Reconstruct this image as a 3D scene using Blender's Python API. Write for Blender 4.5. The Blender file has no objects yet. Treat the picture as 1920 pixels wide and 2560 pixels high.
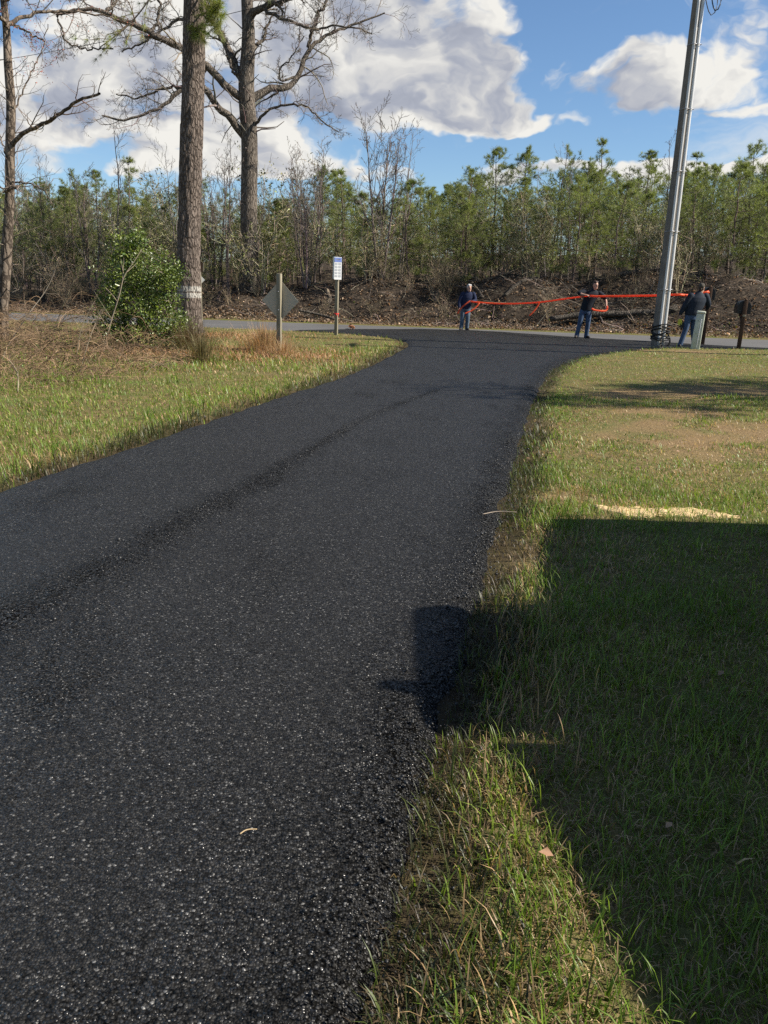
import bpy, bmesh, math, random
import numpy as np
from mathutils import Vector, Matrix

S = bpy.context.scene
COL = S.collection
R_ = math.radians

# ------------------------------------------------------------------ camera
F, HC = 2080.0, 1.6
PITCH, ROLL = math.atan((1280 - 712) / F), R_(1.35)
_f = np.array([0, math.cos(PITCH), -math.sin(PITCH)])
_r0 = np.array([1.0, 0, 0]); _u0 = np.cross(_r0, _f)
_r = math.cos(ROLL) * _r0 + math.sin(ROLL) * _u0
_u = -math.sin(ROLL) * _r0 + math.cos(ROLL) * _u0
CAMP = np.array([0, 0, HC])
cd = bpy.data.cameras.new('camera'); cam = bpy.data.objects.new('camera', cd); COL.objects.link(cam)
cd.sensor_fit = 'HORIZONTAL'; cd.sensor_width = 36.0; cd.lens = 36.0 * F / 1920.0
cd.clip_start = 0.05; cd.clip_end = 3000
M = Matrix.Identity(4)
for i in range(3):
    M[i][0], M[i][1], M[i][2], M[i][3] = _r[i], _u[i], -_f[i], CAMP[i]
cam.matrix_world = M
S.camera = cam


def ray(x, y): return _f + ((x - 960) / F) * _r - ((y - 1280) / F) * _u
def G(x, y, z=0.0):
    d = ray(x, y); return CAMP + (z - HC) / d[2] * d
def at(x, y, Y):
    d = ray(x, y); return CAMP + d * (Y / d[1])


# ------------------------------------------------------------------ sun and sky
SUN_AZ, SUN_EL = R_(98.0), R_(40.0)          # azimuth measured from +Y towards +X
SUNV = Vector((math.sin(SUN_AZ) * math.cos(SUN_EL), math.cos(SUN_AZ) * math.cos(SUN_EL), math.sin(SUN_EL)))
sl = bpy.data.lights.new('sun', 'SUN'); sl.energy = 5.0; sl.angle = R_(0.53); sl.color = (1.0, 0.935, 0.83)
so = bpy.data.objects.new('sun', sl); COL.objects.link(so)
so.rotation_euler = SUNV.to_track_quat('Z', 'Y').to_euler()
so.location = (20, 0, 30)

S.view_settings.view_transform = 'Standard'; S.view_settings.look = 'None'
S.view_settings.exposure = 0.9; S.view_settings.gamma = 1.0
S.view_settings.use_curve_mapping = False
S.render.engine = 'CYCLES'
S.cycles.max_bounces = 6; S.cycles.diffuse_bounces = 3; S.cycles.glossy_bounces = 2
S.cycles.transmission_bounces = 3; S.cycles.transparent_max_bounces = 4
S.cycles.sample_clamp_indirect = 4.0
S.cycles.caustics_reflective = False; S.cycles.caustics_refractive = False
S.cycles.use_denoising = False


class NT:
    """little helper round a node tree"""
    def __init__(self, nt):
        self.nt = nt; self.N = nt.nodes; self.L = nt.links
    def n(self, t, **kw):
        o = self.N.new(t)
        for k, v in kw.items(): setattr(o, k, v)
        return o
    def put(self, sock, v):
        if v is None: return
        if hasattr(v, 'node'): self.L.new(v, sock)
        else:
            try: sock.default_value = v
            except Exception: sock.default_value = tuple(v) + (1.0,)
    def math(self, op, a, b=None, c=None, clamp=False):
        o = self.n('ShaderNodeMath', operation=op, use_clamp=clamp)
        self.put(o.inputs[0], a); self.put(o.inputs[1], b)
        if c is not None: self.put(o.inputs[2], c)
        return o.outputs[0]
    def vmath(self, op, a, b=None, out=0):
        o = self.n('ShaderNodeVectorMath', operation=op)
        self.put(o.inputs[0], a)
        if b is not None: self.put(o.inputs[1], b)
        return o.outputs[out]
    def vscale(self, a, s):
        o = self.n('ShaderNodeVectorMath', operation='SCALE'); self.put(o.inputs[0], a); self.put(o.inputs['Scale'], s)
        return o.outputs[0]
    def mix(self, f, a, b, mode='MIX'):
        o = self.n('ShaderNodeMix', data_type='RGBA', blend_type=mode)
        self.put(o.inputs[0], f); self.put(o.inputs[6], a); self.put(o.inputs[7], b)
        return o.outputs[2]
    def noise(self, vec, scale, detail=4.0, rough=0.55, dist=0.0, out='Fac', norm=True):
        o = self.n('ShaderNodeTexNoise'); o.normalize = norm
        self.put(o.inputs['Vector'], vec); o.inputs['Scale'].default_value = scale
        o.inputs['Detail'].default_value = detail; o.inputs['Roughness'].default_value = rough
        o.inputs['Distortion'].default_value = dist
        return o.outputs[out]
    def voro(self, vec, scale, feature='F1', rnd=1.0):
        o = self.n('ShaderNodeTexVoronoi', feature=feature)
        self.put(o.inputs['Vector'], vec); o.inputs['Scale'].default_value = scale
        o.inputs['Randomness'].default_value = rnd
        return o
    def ramp(self, fac, stops, interp='LINEAR'):
        o = self.n('ShaderNodeValToRGB'); o.color_ramp.interpolation = interp
        e = o.color_ramp.elements
        while len(e) < len(stops): e.new(0.5)
        for k, (p, c) in enumerate(stops):
            e[k].position = p; e[k].color = tuple(c) + (1.0,) if len(c) == 3 else c
        self.put(o.inputs[0], fac)
        return o.outputs[0]
    def mapr(self, v, a, b, c=0.0, d=1.0, smooth=False):
        o = self.n('ShaderNodeMapRange', interpolation_type='SMOOTHSTEP' if smooth else 'LINEAR')
        self.put(o.inputs[0], v)
        for k, x in enumerate((a, b, c, d)): o.inputs[k + 1].default_value = x
        return o.outputs[0]
    def pos(self): return self.n('ShaderNodeNewGeometry').outputs['Position']
    def bump(self, h, strength=0.5, dist=0.01, normal=None):
        o = self.n('ShaderNodeBump'); o.inputs['Strength'].default_value = strength
        o.inputs['Distance'].default_value = dist; self.put(o.inputs['Height'], h)
        if normal is not None: self.put(o.inputs['Normal'], normal)
        return o.outputs[0]


CW = dict(warp=.12, fbm=1.5, puff=.36, bias=-.22, edge=.30, rim=.95, lit0=.94, deep=.46, low=1.2, strength=.48)


def build_world():
    w = bpy.data.worlds.new('World'); S.world = w; w.use_nodes = True
    t = NT(w.node_tree); t.N.clear()
    out = t.n('ShaderNodeOutputWorld')
    sky = t.n('ShaderNodeTexSky', sky_type='NISHITA'); sky.sun_disc = False
    sky.sun_elevation = SUN_EL; sky.sun_rotation = SUN_AZ
    sky.air_density = 1.0; sky.dust_density = 0.0; sky.ozone_density = 5.0; sky.altitude = 50
    bg = t.n('ShaderNodeBackground'); bg.inputs['Strength'].default_value = 0.068
    t.put(bg.inputs[0], t.mix(1.0, sky.outputs[0], (0.96, 1.0, 1.03, 1), 'MULTIPLY'))

    # clouds of the sky: banks given by azimuth and elevation, broken up by fractal noise, all round the horizon
    blobs = []
    def blob(x, y, rx, ry, amp):
        d = ray(x, y); az = math.atan2(d[0], d[1]); el = math.atan2(d[2], math.hypot(d[0], d[1]))
        blobs.append((az, el, rx / F, ry / F, amp))
    # cloud banks (position in the sky, half widths, weight)
    blob(300, 70, 620, 150, .40); blob(830, 90, 330, 150, .30); blob(1110, 70, 200, 95, .32)
    blob(250, 290, 420, 110, .26); blob(600, 340, 250, 70, .26); blob(40, 360, 260, 60, .24)
    blob(1120, 225, 260, 66, .50); blob(960, 130, 200, 60, .15); blob(1250, 285, 170, 38, .42); blob(1070, 320, 130, 34, .26)
    blob(1530, 190, 120, 54, .50); blob(1840, 140, 170, 105, .40); blob(1750, 225, 150, 34, .28)
    blob(1500, 300, 170, 18, .30); blob(1840, 284, 110, 20, .36); blob(1790, 362, 60, 12, .36)
    blob(1140, 438, 190, 24, .52); blob(1680, 425, 190, 26, .50); blob(740, 405, 140, 50, .48); blob(400, 445, 200, 20, .24)
    # open blue
    blob(1380, 70, 100, 110, -.36); blob(1300, 180, 60, 30, -.12); blob(1640, 110, 60, 90, -.15); blob(870, 345, 130, 45, -.28); blob(1420, 375, 480, 30, -.22); blob(1640, 50, 60, 50, -.25); blob(1440, 250, 90, 30, -.15); blob(1390, 330, 150, 50, -.2); blob(1650, 330, 150, 30, -.2)

    tc = t.n('ShaderNodeTexCoord'); sp = t.n('ShaderNodeSeparateXYZ'); t.L.new(tc.outputs['Generated'], sp.inputs[0])
    AZ = t.math('ARCTAN2', sp.outputs[0], sp.outputs[1]); EL = t.math('ARCSINE', sp.outputs[2])
    cv = t.n('ShaderNodeCombineXYZ'); t.put(cv.inputs[0], AZ); t.put(cv.inputs[1], EL); V = cv.outputs[0]
    V = t.vmath('MULTIPLY', V, (1.0, 1.55, 0.0))

    def n2d(vec, scale, detail, rough, out='Fac'):
        o = t.n('ShaderNodeTexNoise', noise_dimensions='2D'); t.put(o.inputs['Vector'], vec); o.inputs['Scale'].default_value = scale
        o.inputs['Detail'].default_value = detail; o.inputs['Roughness'].default_value = rough; return o.outputs[out]
    def v2d(vec, scale):
        o = t.n('ShaderNodeTexVoronoi', voronoi_dimensions='2D', feature='F1'); t.put(o.inputs['Vector'], vec); o.inputs['Scale'].default_value = scale
        return o.outputs['Distance']
    warp = t.vscale(t.vmath('SUBTRACT', n2d(V, 7.0, 4, .6, 'Color'), (0.5, 0.5, 0.5)), CW['warp'])
    VW = t.vmath('ADD', V, warp)
    def detail(vec):
        a = t.math('MULTIPLY', t.math('SUBTRACT', n2d(vec, 8.5, 7, .54), .5), CW['fbm'])
        b = t.math('MULTIPLY', t.math('SUBTRACT', .42, v2d(vec, 15.0)), CW['puff'])
        c = t.math('MULTIPLY', t.math('SUBTRACT', .42, v2d(vec, 37.0)), CW['puff'] * .5)
        return t.math('ADD', a, t.math('ADD', b, c))
    # banks (not shifted for the shading)
    tot = None
    for (a0, e0, ra, re, amp) in blobs:
        d = t.vmath('MULTIPLY', t.vmath('SUBTRACT', VW, (a0, e0 * 1.55, 0)), (1 / ra, 1 / (re * 1.55), 0))
        rr = t.vmath('DOT_PRODUCT', d, d, 1)
        k = t.math('MULTIPLY', t.math('SUBTRACT', 1.0, t.math('MULTIPLY', rr, .42), clamp=True), amp)
        tot = k if tot is None else t.math('ADD', tot, k)
    tot = t.math('ADD', tot, CW['bias'])
    d0 = t.math('ADD', detail(VW), tot); d1 = t.math('ADD', detail(t.vmath('ADD', VW, (0.022, 0.045, 0))), tot)
    alpha = t.mapr(d0, 0.0, CW['edge'], 0, 1, True)
    veil = t.math('MULTIPLY', t.mapr(n2d(t.vmath('MULTIPLY', VW, (1.0, 2.6, 0)), 3.2, 6, .6), .46, .78, 0, 1, True), .55)      # thin high cloud
    alpha = t.math('MAXIMUM', alpha, veil)
    rim = t.math('MULTIPLY', t.math('SUBTRACT', d0, d1), CW['rim'])
    low = t.math('MULTIPLY', t.math('SUBTRACT', n2d(t.vmath('ADD', V, (3.7, 1.3, 0)), 6.0, 3, .5), .5), CW['low'])
    lit = t.math('SUBTRACT', t.math('ADD', t.math('ADD', CW['lit0'], low), rim), t.math('MULTIPLY', t.mapr(d1, 0.08, 0.6, 0, 1), CW['deep']), clamp=True)
    ccol = t.ramp(lit, [(0.0, (0.36, 0.39, 0.48)), (0.3, (0.47, 0.50, 0.585)), (0.68, (0.78, 0.775, 0.765)), (1.0, (1.0, 0.98, 0.925))])
    bgc = t.n('ShaderNodeBackground'); bgc.inputs['Strength'].default_value = CW['strength']
    t.put(bgc.inputs[0], ccol)
    ms = t.n('ShaderNodeMixShader')
    # clouds stop at the horizon
    t.put(ms.inputs[0], t.math('MULTIPLY', alpha, t.mapr(EL, -0.02, 0.03, 0, 1, True)))
    t.L.new(bg.outputs[0], ms.inputs[1]); t.L.new(bgc.outputs[0], ms.inputs[2])
    t.L.new(ms.outputs[0], out.inputs[0])
    w.cycles.sampling_method = 'MANUAL'; w.cycles.sample_map_resolution = 512


build_world()


# ------------------------------------------------------------------ helpers: tags and meshes
def tag(o, label=None, cat=None, group=None, kind=None):
    if label: o['label'] = label
    if cat: o['category'] = cat
    if group: o['group'] = group
    if kind: o['kind'] = kind
    return o


def thing(name, label, cat, loc=(0, 0, 0), group=None):
    o = bpy.data.objects.new(name, None); COL.objects.link(o); o.location = tuple(float(c) for c in loc)
    o.empty_display_size = 0.1
    return tag(o, label, cat, group)


def link(name, me, mat=None, parent=None, loc=None):
    o = bpy.data.objects.new(name, me); COL.objects.link(o)
    if mat is not None:
        if len(me.materials) == 0: me.materials.append(mat)
    if parent is not None:
        o.parent = parent
        if loc is None:      # vertices are given in world space: bring them into the parent's space
            o.matrix_parent_inverse = Matrix.Translation(-parent.location) if parent.parent is None else Matrix.Identity(4)
    if loc is not None: o.location = tuple(float(c) for c in loc)
    return o


class MB:
    """collects tris and quads (numpy), builds one mesh"""
    def __init__(self):
        self.V = []; self.T = []; self.Q = []; self.C = []; self.n = 0; self.hascol = False
    def add(self, V, T=None, Q=None, C=None):
        V = np.asarray(V, np.float32).reshape(-1, 3)
        if T is not None and len(T): self.T.append(np.asarray(T, np.int32).reshape(-1, 3) + self.n)
        if Q is not None and len(Q): self.Q.append(np.asarray(Q, np.int32).reshape(-1, 4) + self.n)
        self.V.append(V)
        if C is not None:
            C = np.asarray(C, np.float32)
            if C.ndim == 1: C = np.repeat(C[None], len(V), 0)
            self.hascol = True
        else: C = np.full((len(V), 3), 0.5, np.float32)
        self.C.append(C); self.n += len(V)
        return self
    def arrays(self):
        V = np.concatenate(self.V) if self.V else np.zeros((0, 3), np.float32)
        T = np.concatenate(self.T) if self.T else np.zeros((0, 3), np.int32)
        Q = np.concatenate(self.Q) if self.Q else np.zeros((0, 4), np.int32)
        return V, T, Q, np.concatenate(self.C)
    def mesh(self, name, smooth=False):
        V, T, Q, C = self.arrays()
        me = bpy.data.meshes.new(name)
        me.vertices.add(len(V)); me.vertices.foreach_set('co', V.ravel())
        nl = len(T) * 3 + len(Q) * 4
        me.loops.add(nl); me.loops.foreach_set('vertex_index', np.concatenate([T.ravel(), Q.ravel()]).astype(np.int32))
        me.polygons.add(len(T) + len(Q))
        st = np.concatenate([np.arange(len(T)) * 3, len(T) * 3 + np.arange(len(Q)) * 4]).astype(np.int32)
        me.polygons.foreach_set('loop_start', st)
        if smooth: me.polygons.foreach_set('use_smooth', np.ones(len(st), bool))
        if self.hascol:
            a = me.color_attributes.new('Col', 'FLOAT_COLOR', 'POINT')
            a.data.foreach_set('color', np.concatenate([C, np.ones((len(C), 1), np.float32)], 1).astype(np.float32).ravel())
        me.update(calc_edges=True); me.validate()
        return me
    def build(self, name, mat, parent=None, smooth=False, loc=None):
        return link(name, self.mesh(name, smooth), mat, parent, loc)
    # -- shapes
    def tubes(self, P, Rr, sides=4, C=None, cap=False, twist=0.0):
        """P (M,K,3) polylines, Rr (M,K) radii"""
        P = np.asarray(P, float); Rr = np.asarray(Rr, float)
        if P.ndim == 2: P = P[None]; Rr = Rr[None]
        Mn, K, _ = P.shape
        if Mn == 0: return self
        T = np.gradient(P, axis=1); T /= np.linalg.norm(T, axis=2, keepdims=True) + 1e-9
        mt = T.mean(1); ref = np.where(np.abs(mt[:, 2:3]) > 0.8, np.array([[1., 0.13, 0]]), np.array([[0.1, 0, 1.]]))
        A = np.cross(T, ref[:, None, :]); A /= np.linalg.norm(A, axis=2, keepdims=True) + 1e-9
        B = np.cross(T, A)
        an = np.linspace(0, 2 * math.pi, sides, endpoint=False) + twist
        V = P[:, :, None, :] + Rr[:, :, None, None] * (np.cos(an)[None, None, :, None] * A[:, :, None, :] + np.sin(an)[None, None, :, None] * B[:, :, None, :])
        V = V.reshape(-1, 3)
        m = (np.arange(Mn) * K * sides)[:, None, None]; k = (np.arange(K - 1) * sides)[None, :, None]; s = np.arange(sides)[None, None, :]
        s2 = (s + 1) % sides
        Q = np.stack([m + k + s, m + k + s2, m + k + sides + s2, m + k + sides + s], -1).reshape(-1, 4)
        Tr = None
        if C is not None:
            C = np.asarray(C, float)
            if C.ndim == 2: C = np.repeat(C, K * sides, 0)
        if cap:
            Tr = []
            for mi in range(Mn):
                b0 = mi * K * sides; b1 = b0 + (K - 1) * sides
                for j in range(1, sides - 1):
                    Tr.append((b0, b0 + j + 1, b0 + j)); Tr.append((b1, b1 + j, b1 + j + 1))
        return self.add(V, Tr, Q, C)
    def strips(self, P, Rr, C=None, seed=1):
        """flat ribbons along thin twigs"""
        P = np.asarray(P, float); Mn, K, _ = P.shape; r = np.random.default_rng(seed)
        T = P[:, -1] - P[:, 0]; T /= np.linalg.norm(T, axis=1, keepdims=True) + 1e-9
        s = np.cross(T, r.normal(size=T.shape)); s /= np.linalg.norm(s, axis=1, keepdims=True) + 1e-9
        o = s[:, None] * np.asarray(Rr)[..., None]; V = np.stack([P - o, P + o], 2).reshape(-1, 3)
        b = (np.arange(Mn) * K * 2)[:, None]; k = (np.arange(K - 1) * 2)[None]; q = b + k
        return self.add(V, None, np.stack([q, q + 1, q + 3, q + 2], -1).reshape(-1, 4), None if C is None else np.repeat(C, K * 2, 0))
    def box(self, c, s, rot=0.0, C=None, taper=1.0):
        x, y, z = (np.array(s, float) / 2)
        V = []
        for dz, k in ((-z, 1.0), (z, taper)):
            for dx, dy in ((-x, -y), (x, -y), (x, y), (-x, y)): V.append((dx * k, dy * k, dz))
        V = np.array(V); cs, sn = math.cos(rot), math.sin(rot)
        V = np.stack([V[:, 0] * cs - V[:, 1] * sn, V[:, 0] * sn + V[:, 1] * cs, V[:, 2]], 1) + np.array(c, float)
        return self.add(V, None, [(3, 2, 1, 0), (4, 5, 6, 7), (0, 1, 5, 4), (1, 2, 6, 5), (2, 3, 7, 6), (3, 0, 4, 7)], C)


def bevel(o, w=0.01, seg=2):
    m = o.modifiers.new('bevel', 'BEVEL'); m.width = w; m.segments = seg; m.limit_method = 'ANGLE'; return o


# 2-D value noise
_tab = np.random.default_rng(5).random((256, 256))
def vnoise(x, y, s=1.0, seed=0):
    x = np.asarray(x, float) * s + seed * 17.3; y = np.asarray(y, float) * s + seed * 9.7
    xi = np.floor(x).astype(int); yi = np.floor(y).astype(int); fx = x - xi; fy = y - yi
    fx = fx * fx * (3 - 2 * fx); fy = fy * fy * (3 - 2 * fy)
    g = lambda a, b: _tab[a & 255, b & 255]
    return (g(xi, yi) * (1 - fx) + g(xi + 1, yi) * fx) * (1 - fy) + (g(xi, yi + 1) * (1 - fx) + g(xi + 1, yi + 1) * fx) * fy
def fbm(x, y, s=1.0, oct=4, seed=0):
    v = 0; a = 0.5
    for k in range(oct): v = v + a * vnoise(x, y, s * 2 ** k, seed + k * 3); a *= 0.5
    return v / (1 - 0.5 ** oct)


def sstep(x, a, b):
    t = np.clip((np.asarray(x, float) - a) / (b - a), 0, 1); return t * t * (3 - 2 * t)


def resample(P, n):
    P = np.asarray(P, float); d = np.r_[0, np.cumsum(np.linalg.norm(np.diff(P, axis=0), axis=1))]
    u = np.linspace(0, d[-1], n); return np.stack([np.interp(u, d, P[:, k]) for k in range(P.shape[1])], 1)


def smooth_line(P, n, it=2):
    P = np.asarray(P, float)
    for _ in range(it):   # chaikin
        A = P[:-1] * .75 + P[1:] * .25; B = P[:-1] * .25 + P[1:] * .75
        P = np.concatenate([P[:1], np.stack([A, B], 1).reshape(-1, P.shape[1]), P[-1:]])
    return resample(P, n)


# branches, level by level (vectorised)
def grow(rng, P, Rr, n, t0=0.25, t1=1.0, ratio=0.5, ang=50, K=5, wob=0.12, up=0.1, rr=0.6, tip=0.25, minr=0.0, jit=18, absl=None):
    P = np.asarray(P, float); Mn, Kp, _ = P.shape
    L = np.linalg.norm(np.diff(P, axis=1), axis=2).sum(1)
    tt = (t0 + (t1 - t0) * ((np.arange(n)[None] + rng.random((Mn, n))) / n)) * (Kp - 1) * 0.999
    i0 = tt.astype(int); fr = (tt - i0)[..., None]; mi = np.arange(Mn)[:, None]
    St = P[mi, i0] * (1 - fr) + P[mi, i0 + 1] * fr
    Tn = P[mi, i0 + 1] - P[mi, i0]; Tn /= np.linalg.norm(Tn, axis=2, keepdims=True) + 1e-9
    rs = (Rr[mi, i0] * (1 - fr[..., 0]) + Rr[mi, i0 + 1] * fr[..., 0]) * rr
    rs = np.maximum(rs, minr)
    rv = rng.normal(size=St.shape); ax = np.cross(Tn, rv); ax /= np.linalg.norm(ax, axis=2, keepdims=True) + 1e-9
    a = np.radians(ang + rng.normal(size=(Mn, n)) * jit)[..., None]
    D = Tn * np.cos(a) + ax * np.sin(a)
    ln = (L[:, None] * ratio if absl is None else absl) * (0.55 + 0.75 * rng.random((Mn, n))) * (1.1 - 0.5 * tt / (Kp - 1))
    St = St.reshape(-1, 3); D = D.reshape(-1, 3); ln = ln.reshape(-1); rs = rs.reshape(-1)
    out = [St]; d = D
    for k in range(1, K):
        d = d + rng.normal(size=d.shape) * wob; d[:, 2] += up / (K - 1); d /= np.linalg.norm(d, axis=1, keepdims=True) + 1e-9
        out.append(out[-1] + d * (ln / (K - 1))[:, None])
    return np.stack(out, 1), rs[:, None] * np.linspace(1, tip, K)[None]


def blades(mb, P, h, w, az, bend, C, segs=3, tipc=None):
    """grass-like strips: root P (n,3), height, width, azimuth, bend (0..1.5), colour"""
    n = len(P)
    if n == 0: return
    h = np.broadcast_to(h, n).astype(float); w = np.broadcast_to(w, n).astype(float); bend = np.broadcast_to(bend, n).astype(float)
    dx, dy = np.cos(az), np.sin(az); sx, sy = -dy, dx
    lev = []; cl = []
    th = np.zeros(n); x = np.zeros(n); z = np.zeros(n)
    for k in range(segs + 1):
        if k:
            th = th + bend * (1.6 / segs) * (0.4 + 0.6 * k / segs); x = x + np.sin(th) * h / segs; z = z + np.cos(th) * h / segs
        ww = w * (1 - 0.15 * k) if k < segs else w * 0
        c = np.stack([P[:, 0] + dx * x, P[:, 1] + dy * x, P[:, 2] + z], 1); s = np.stack([sx, sy, np.zeros(n)], 1) * ww[:, None] * .5
        if k < segs: lev += [c - s, c + s]; cl += [C, C]
        else: lev += [c]; cl += [C if tipc is None else tipc]
    V = np.stack(lev, 1); nv = V.shape[1]; b = (np.arange(n) * nv)[:, None]
    Q = np.concatenate([b + np.array([[2 * k, 2 * k + 1, 2 * k + 3, 2 * k + 2]]) for k in range(segs - 1)]) if segs > 1 else None
    T = b + np.array([[2 * segs - 2, 2 * segs - 1, 2 * segs]])
    mb.add(V.reshape(-1, 3), T, Q, np.stack(cl, 1).reshape(-1, 3))


# ------------------------------------------------------------------ materials
def mat(name, fn):
    m = bpy.data.materials.new(name); m.use_nodes = True
    t = NT(m.node_tree); t.N.clear()
    out = t.n('ShaderNodeOutputMaterial'); sh = fn(t)
    t.L.new(sh, out.inputs[0]); return m


def princ(t, col, rough=0.7, spec=0.4, metal=0.0, normal=None):
    b = t.n('ShaderNodeBsdfPrincipled'); t.put(b.inputs['Base Color'], col); t.put(b.inputs['Roughness'], rough)
    t.put(b.inputs['Specular IOR Level'], spec); t.put(b.inputs['Metallic'], metal)
    if normal is not None: t.put(b.inputs['Normal'], normal)
    return b.outputs[0]


def foliage(name, trans=0.35, rough=0.45, spec=0.35, var=0.35, tcol=(1.15, 1.25, 0.55)):
    def fn(t):
        a = t.n('ShaderNodeAttribute'); a.attribute_name = 'Col'
        nz = t.noise(t.pos(), 3.0, 3)
        c = t.mix(1.0, a.outputs['Color'], t.ramp(nz, [(0.2, (1 - var,) * 3), (0.8, (1 + var,) * 3)]), 'MULTIPLY')
        p = princ(t, c, rough, spec)
        if trans <= 0: return p
        tr = t.n('ShaderNodeBsdfTranslucent'); t.put(tr.inputs[0], t.mix(1.0, c, tcol + (1,), 'MULTIPLY'))
        m = t.n('ShaderNodeMixShader'); m.inputs[0].default_value = trans
        t.L.new(p, m.inputs[1]); t.L.new(tr.outputs[0], m.inputs[2]); return m.outputs[0]
    return mat(name, fn)


def coloured(name, rough=0.8, spec=0.25, var=0.3, sc=8.0):
    return foliage(name, 0.0, rough, spec, var)


def plain(name, col, rough=0.6, spec=0.4, metal=0.0, var=0.12, sc=20.0, bump=0.0, stretch=(1, 1, 1)):
    def fn(t):
        v = t.vmath('MULTIPLY', t.n('ShaderNodeTexCoord').outputs['Object'], stretch)
        nz = t.noise(v, sc, 5, 0.6)
        c = t.mix(1.0, col + (1,), t.ramp(nz, [(0.25, (1 - var,) * 3), (0.75, (1 + var,) * 3)]), 'MULTIPLY')
        return princ(t, c, t.mapr(nz, 0.2, 0.8, rough - .08, rough + .08), spec, metal, t.bump(nz, bump, 0.01) if bump else None)
    return mat(name, fn)


def m_asphalt_new(t):
    p = t.pos()
    big = t.noise(p, 0.55, 4, 0.55); mid = t.noise(p, 4.0, 4, 0.6); patch = t.noise(t.vmath('MULTIPLY', p, (1.6, .5, 1)), 1.1, 5, 0.62)
    vj = t.vmath('ADD', p, t.vscale(t.noise(p, 70.0, 2, out='Color'), 0.008))
    v1 = t.voro(vj, 135.0); v2 = t.voro(vj, 80.0)
    geo = t.n('ShaderNodeNewGeometry')
    a = t.n('ShaderNodeAttribute'); a.attribute_name = 'Col'
    # coarse, open stone along the joint, the edges and in patches; closed and smoother elsewhere
    coarse = t.math('ADD', a.outputs['Fac'], t.mapr(patch, 0.50, 0.72, 0.0, .8, True), clamp=True)
    tilt = t.vmath('SUBTRACT', v1.outputs['Color'], (0.5, 0.5, 0.5)); tilt2 = t.vmath('SUBTRACT', v2.outputs['Color'], (0.5, 0.5, 0.5))
    nrm = t.vmath('ADD', geo.outputs['Normal'], t.vmath('ADD', t.vscale(tilt, t.mapr(coarse, 0, 1, 0.55, 1.0)), t.vscale(tilt2, t.mapr(coarse, 0, 1, .15, .9))))
    nrm = t.vmath('NORMALIZE', nrm)
    nb = t.bump(t.math('ADD', t.math('MULTIPLY', v1.outputs['Distance'], -0.9), t.math('MULTIPLY', mid, 0.4)), 0.8, 0.006, nrm)
    sep = t.n('ShaderNodeSeparateColor'); t.put(sep.inputs[0], v1.outputs['Color'])
    sep2 = t.n('ShaderNodeSeparateColor'); t.put(sep2.inputs[0], v2.outputs['Color'])
    gap = t.math('MULTIPLY', t.mapr(v1.outputs['Distance'], 0.42, 0.72, 0, 1, True), t.mapr(coarse, 0, 1, .55, 1.0))
    gap = t.math('MAXIMUM', gap, t.math('MULTIPLY', t.mapr(v2.outputs['Distance'], 0.5, 0.75, 0, 1, True), coarse))
    base = t.ramp(sep.outputs[0], [(0.0, (0.009, 0.0087, 0.0082)), (0.75, (0.022, 0.0212, 0.020)), (0.96, (0.044, 0.043, 0.041)), (1.0, (0.18, 0.178, 0.172))])
    base = t.mix(t.mapr(big, 0.3, 0.7, 0, 0.5), base, (0.017, 0.0162, 0.0152, 1))
    base = t.mix(gap, base, (0.0035, 0.0033, 0.003, 1))  # shade in the hollows between stones, put into the base colour
    shiny = t.math('POWER', sep.outputs[2], 2.2)
    spec = t.math('MULTIPLY', t.mapr(shiny, 0, 1, 0.10, 0.70), t.math('SUBTRACT', 1.0, gap))
    rough = t.math('SUBTRACT', t.mapr(sep.outputs[1], 0, 1, 0.34, 0.62), t.math('MULTIPLY', shiny, .12))
    bs = t.n('ShaderNodeBsdfPrincipled'); t.put(bs.inputs['Base Color'], base); t.put(bs.inputs['Roughness'], rough)
    t.put(bs.inputs['Specular IOR Level'], spec); t.put(bs.inputs['Normal'], nb); bs.inputs['Specular Tint'].default_value = (1.0, .985, .96, 1)
    return bs.outputs[0]


def m_asphalt_old(t):
    p = t.pos(); big = t.noise(p, 0.35, 5, 0.6); fine = t.noise(p, 60.0, 4, 0.7)
    c = t.ramp(big, [(0.3, (0.085, 0.083, 0.08)), (0.7, (0.125, 0.12, 0.115))])
    c = t.mix(1.0, c, t.ramp(fine, [(0.3, (0.7,) * 3), (0.7, (1.25,) * 3)]), 'MULTIPLY')
    return princ(t, c, 0.8, 0.3, 0, t.bump(fine, 0.5, 0.006))


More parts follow.
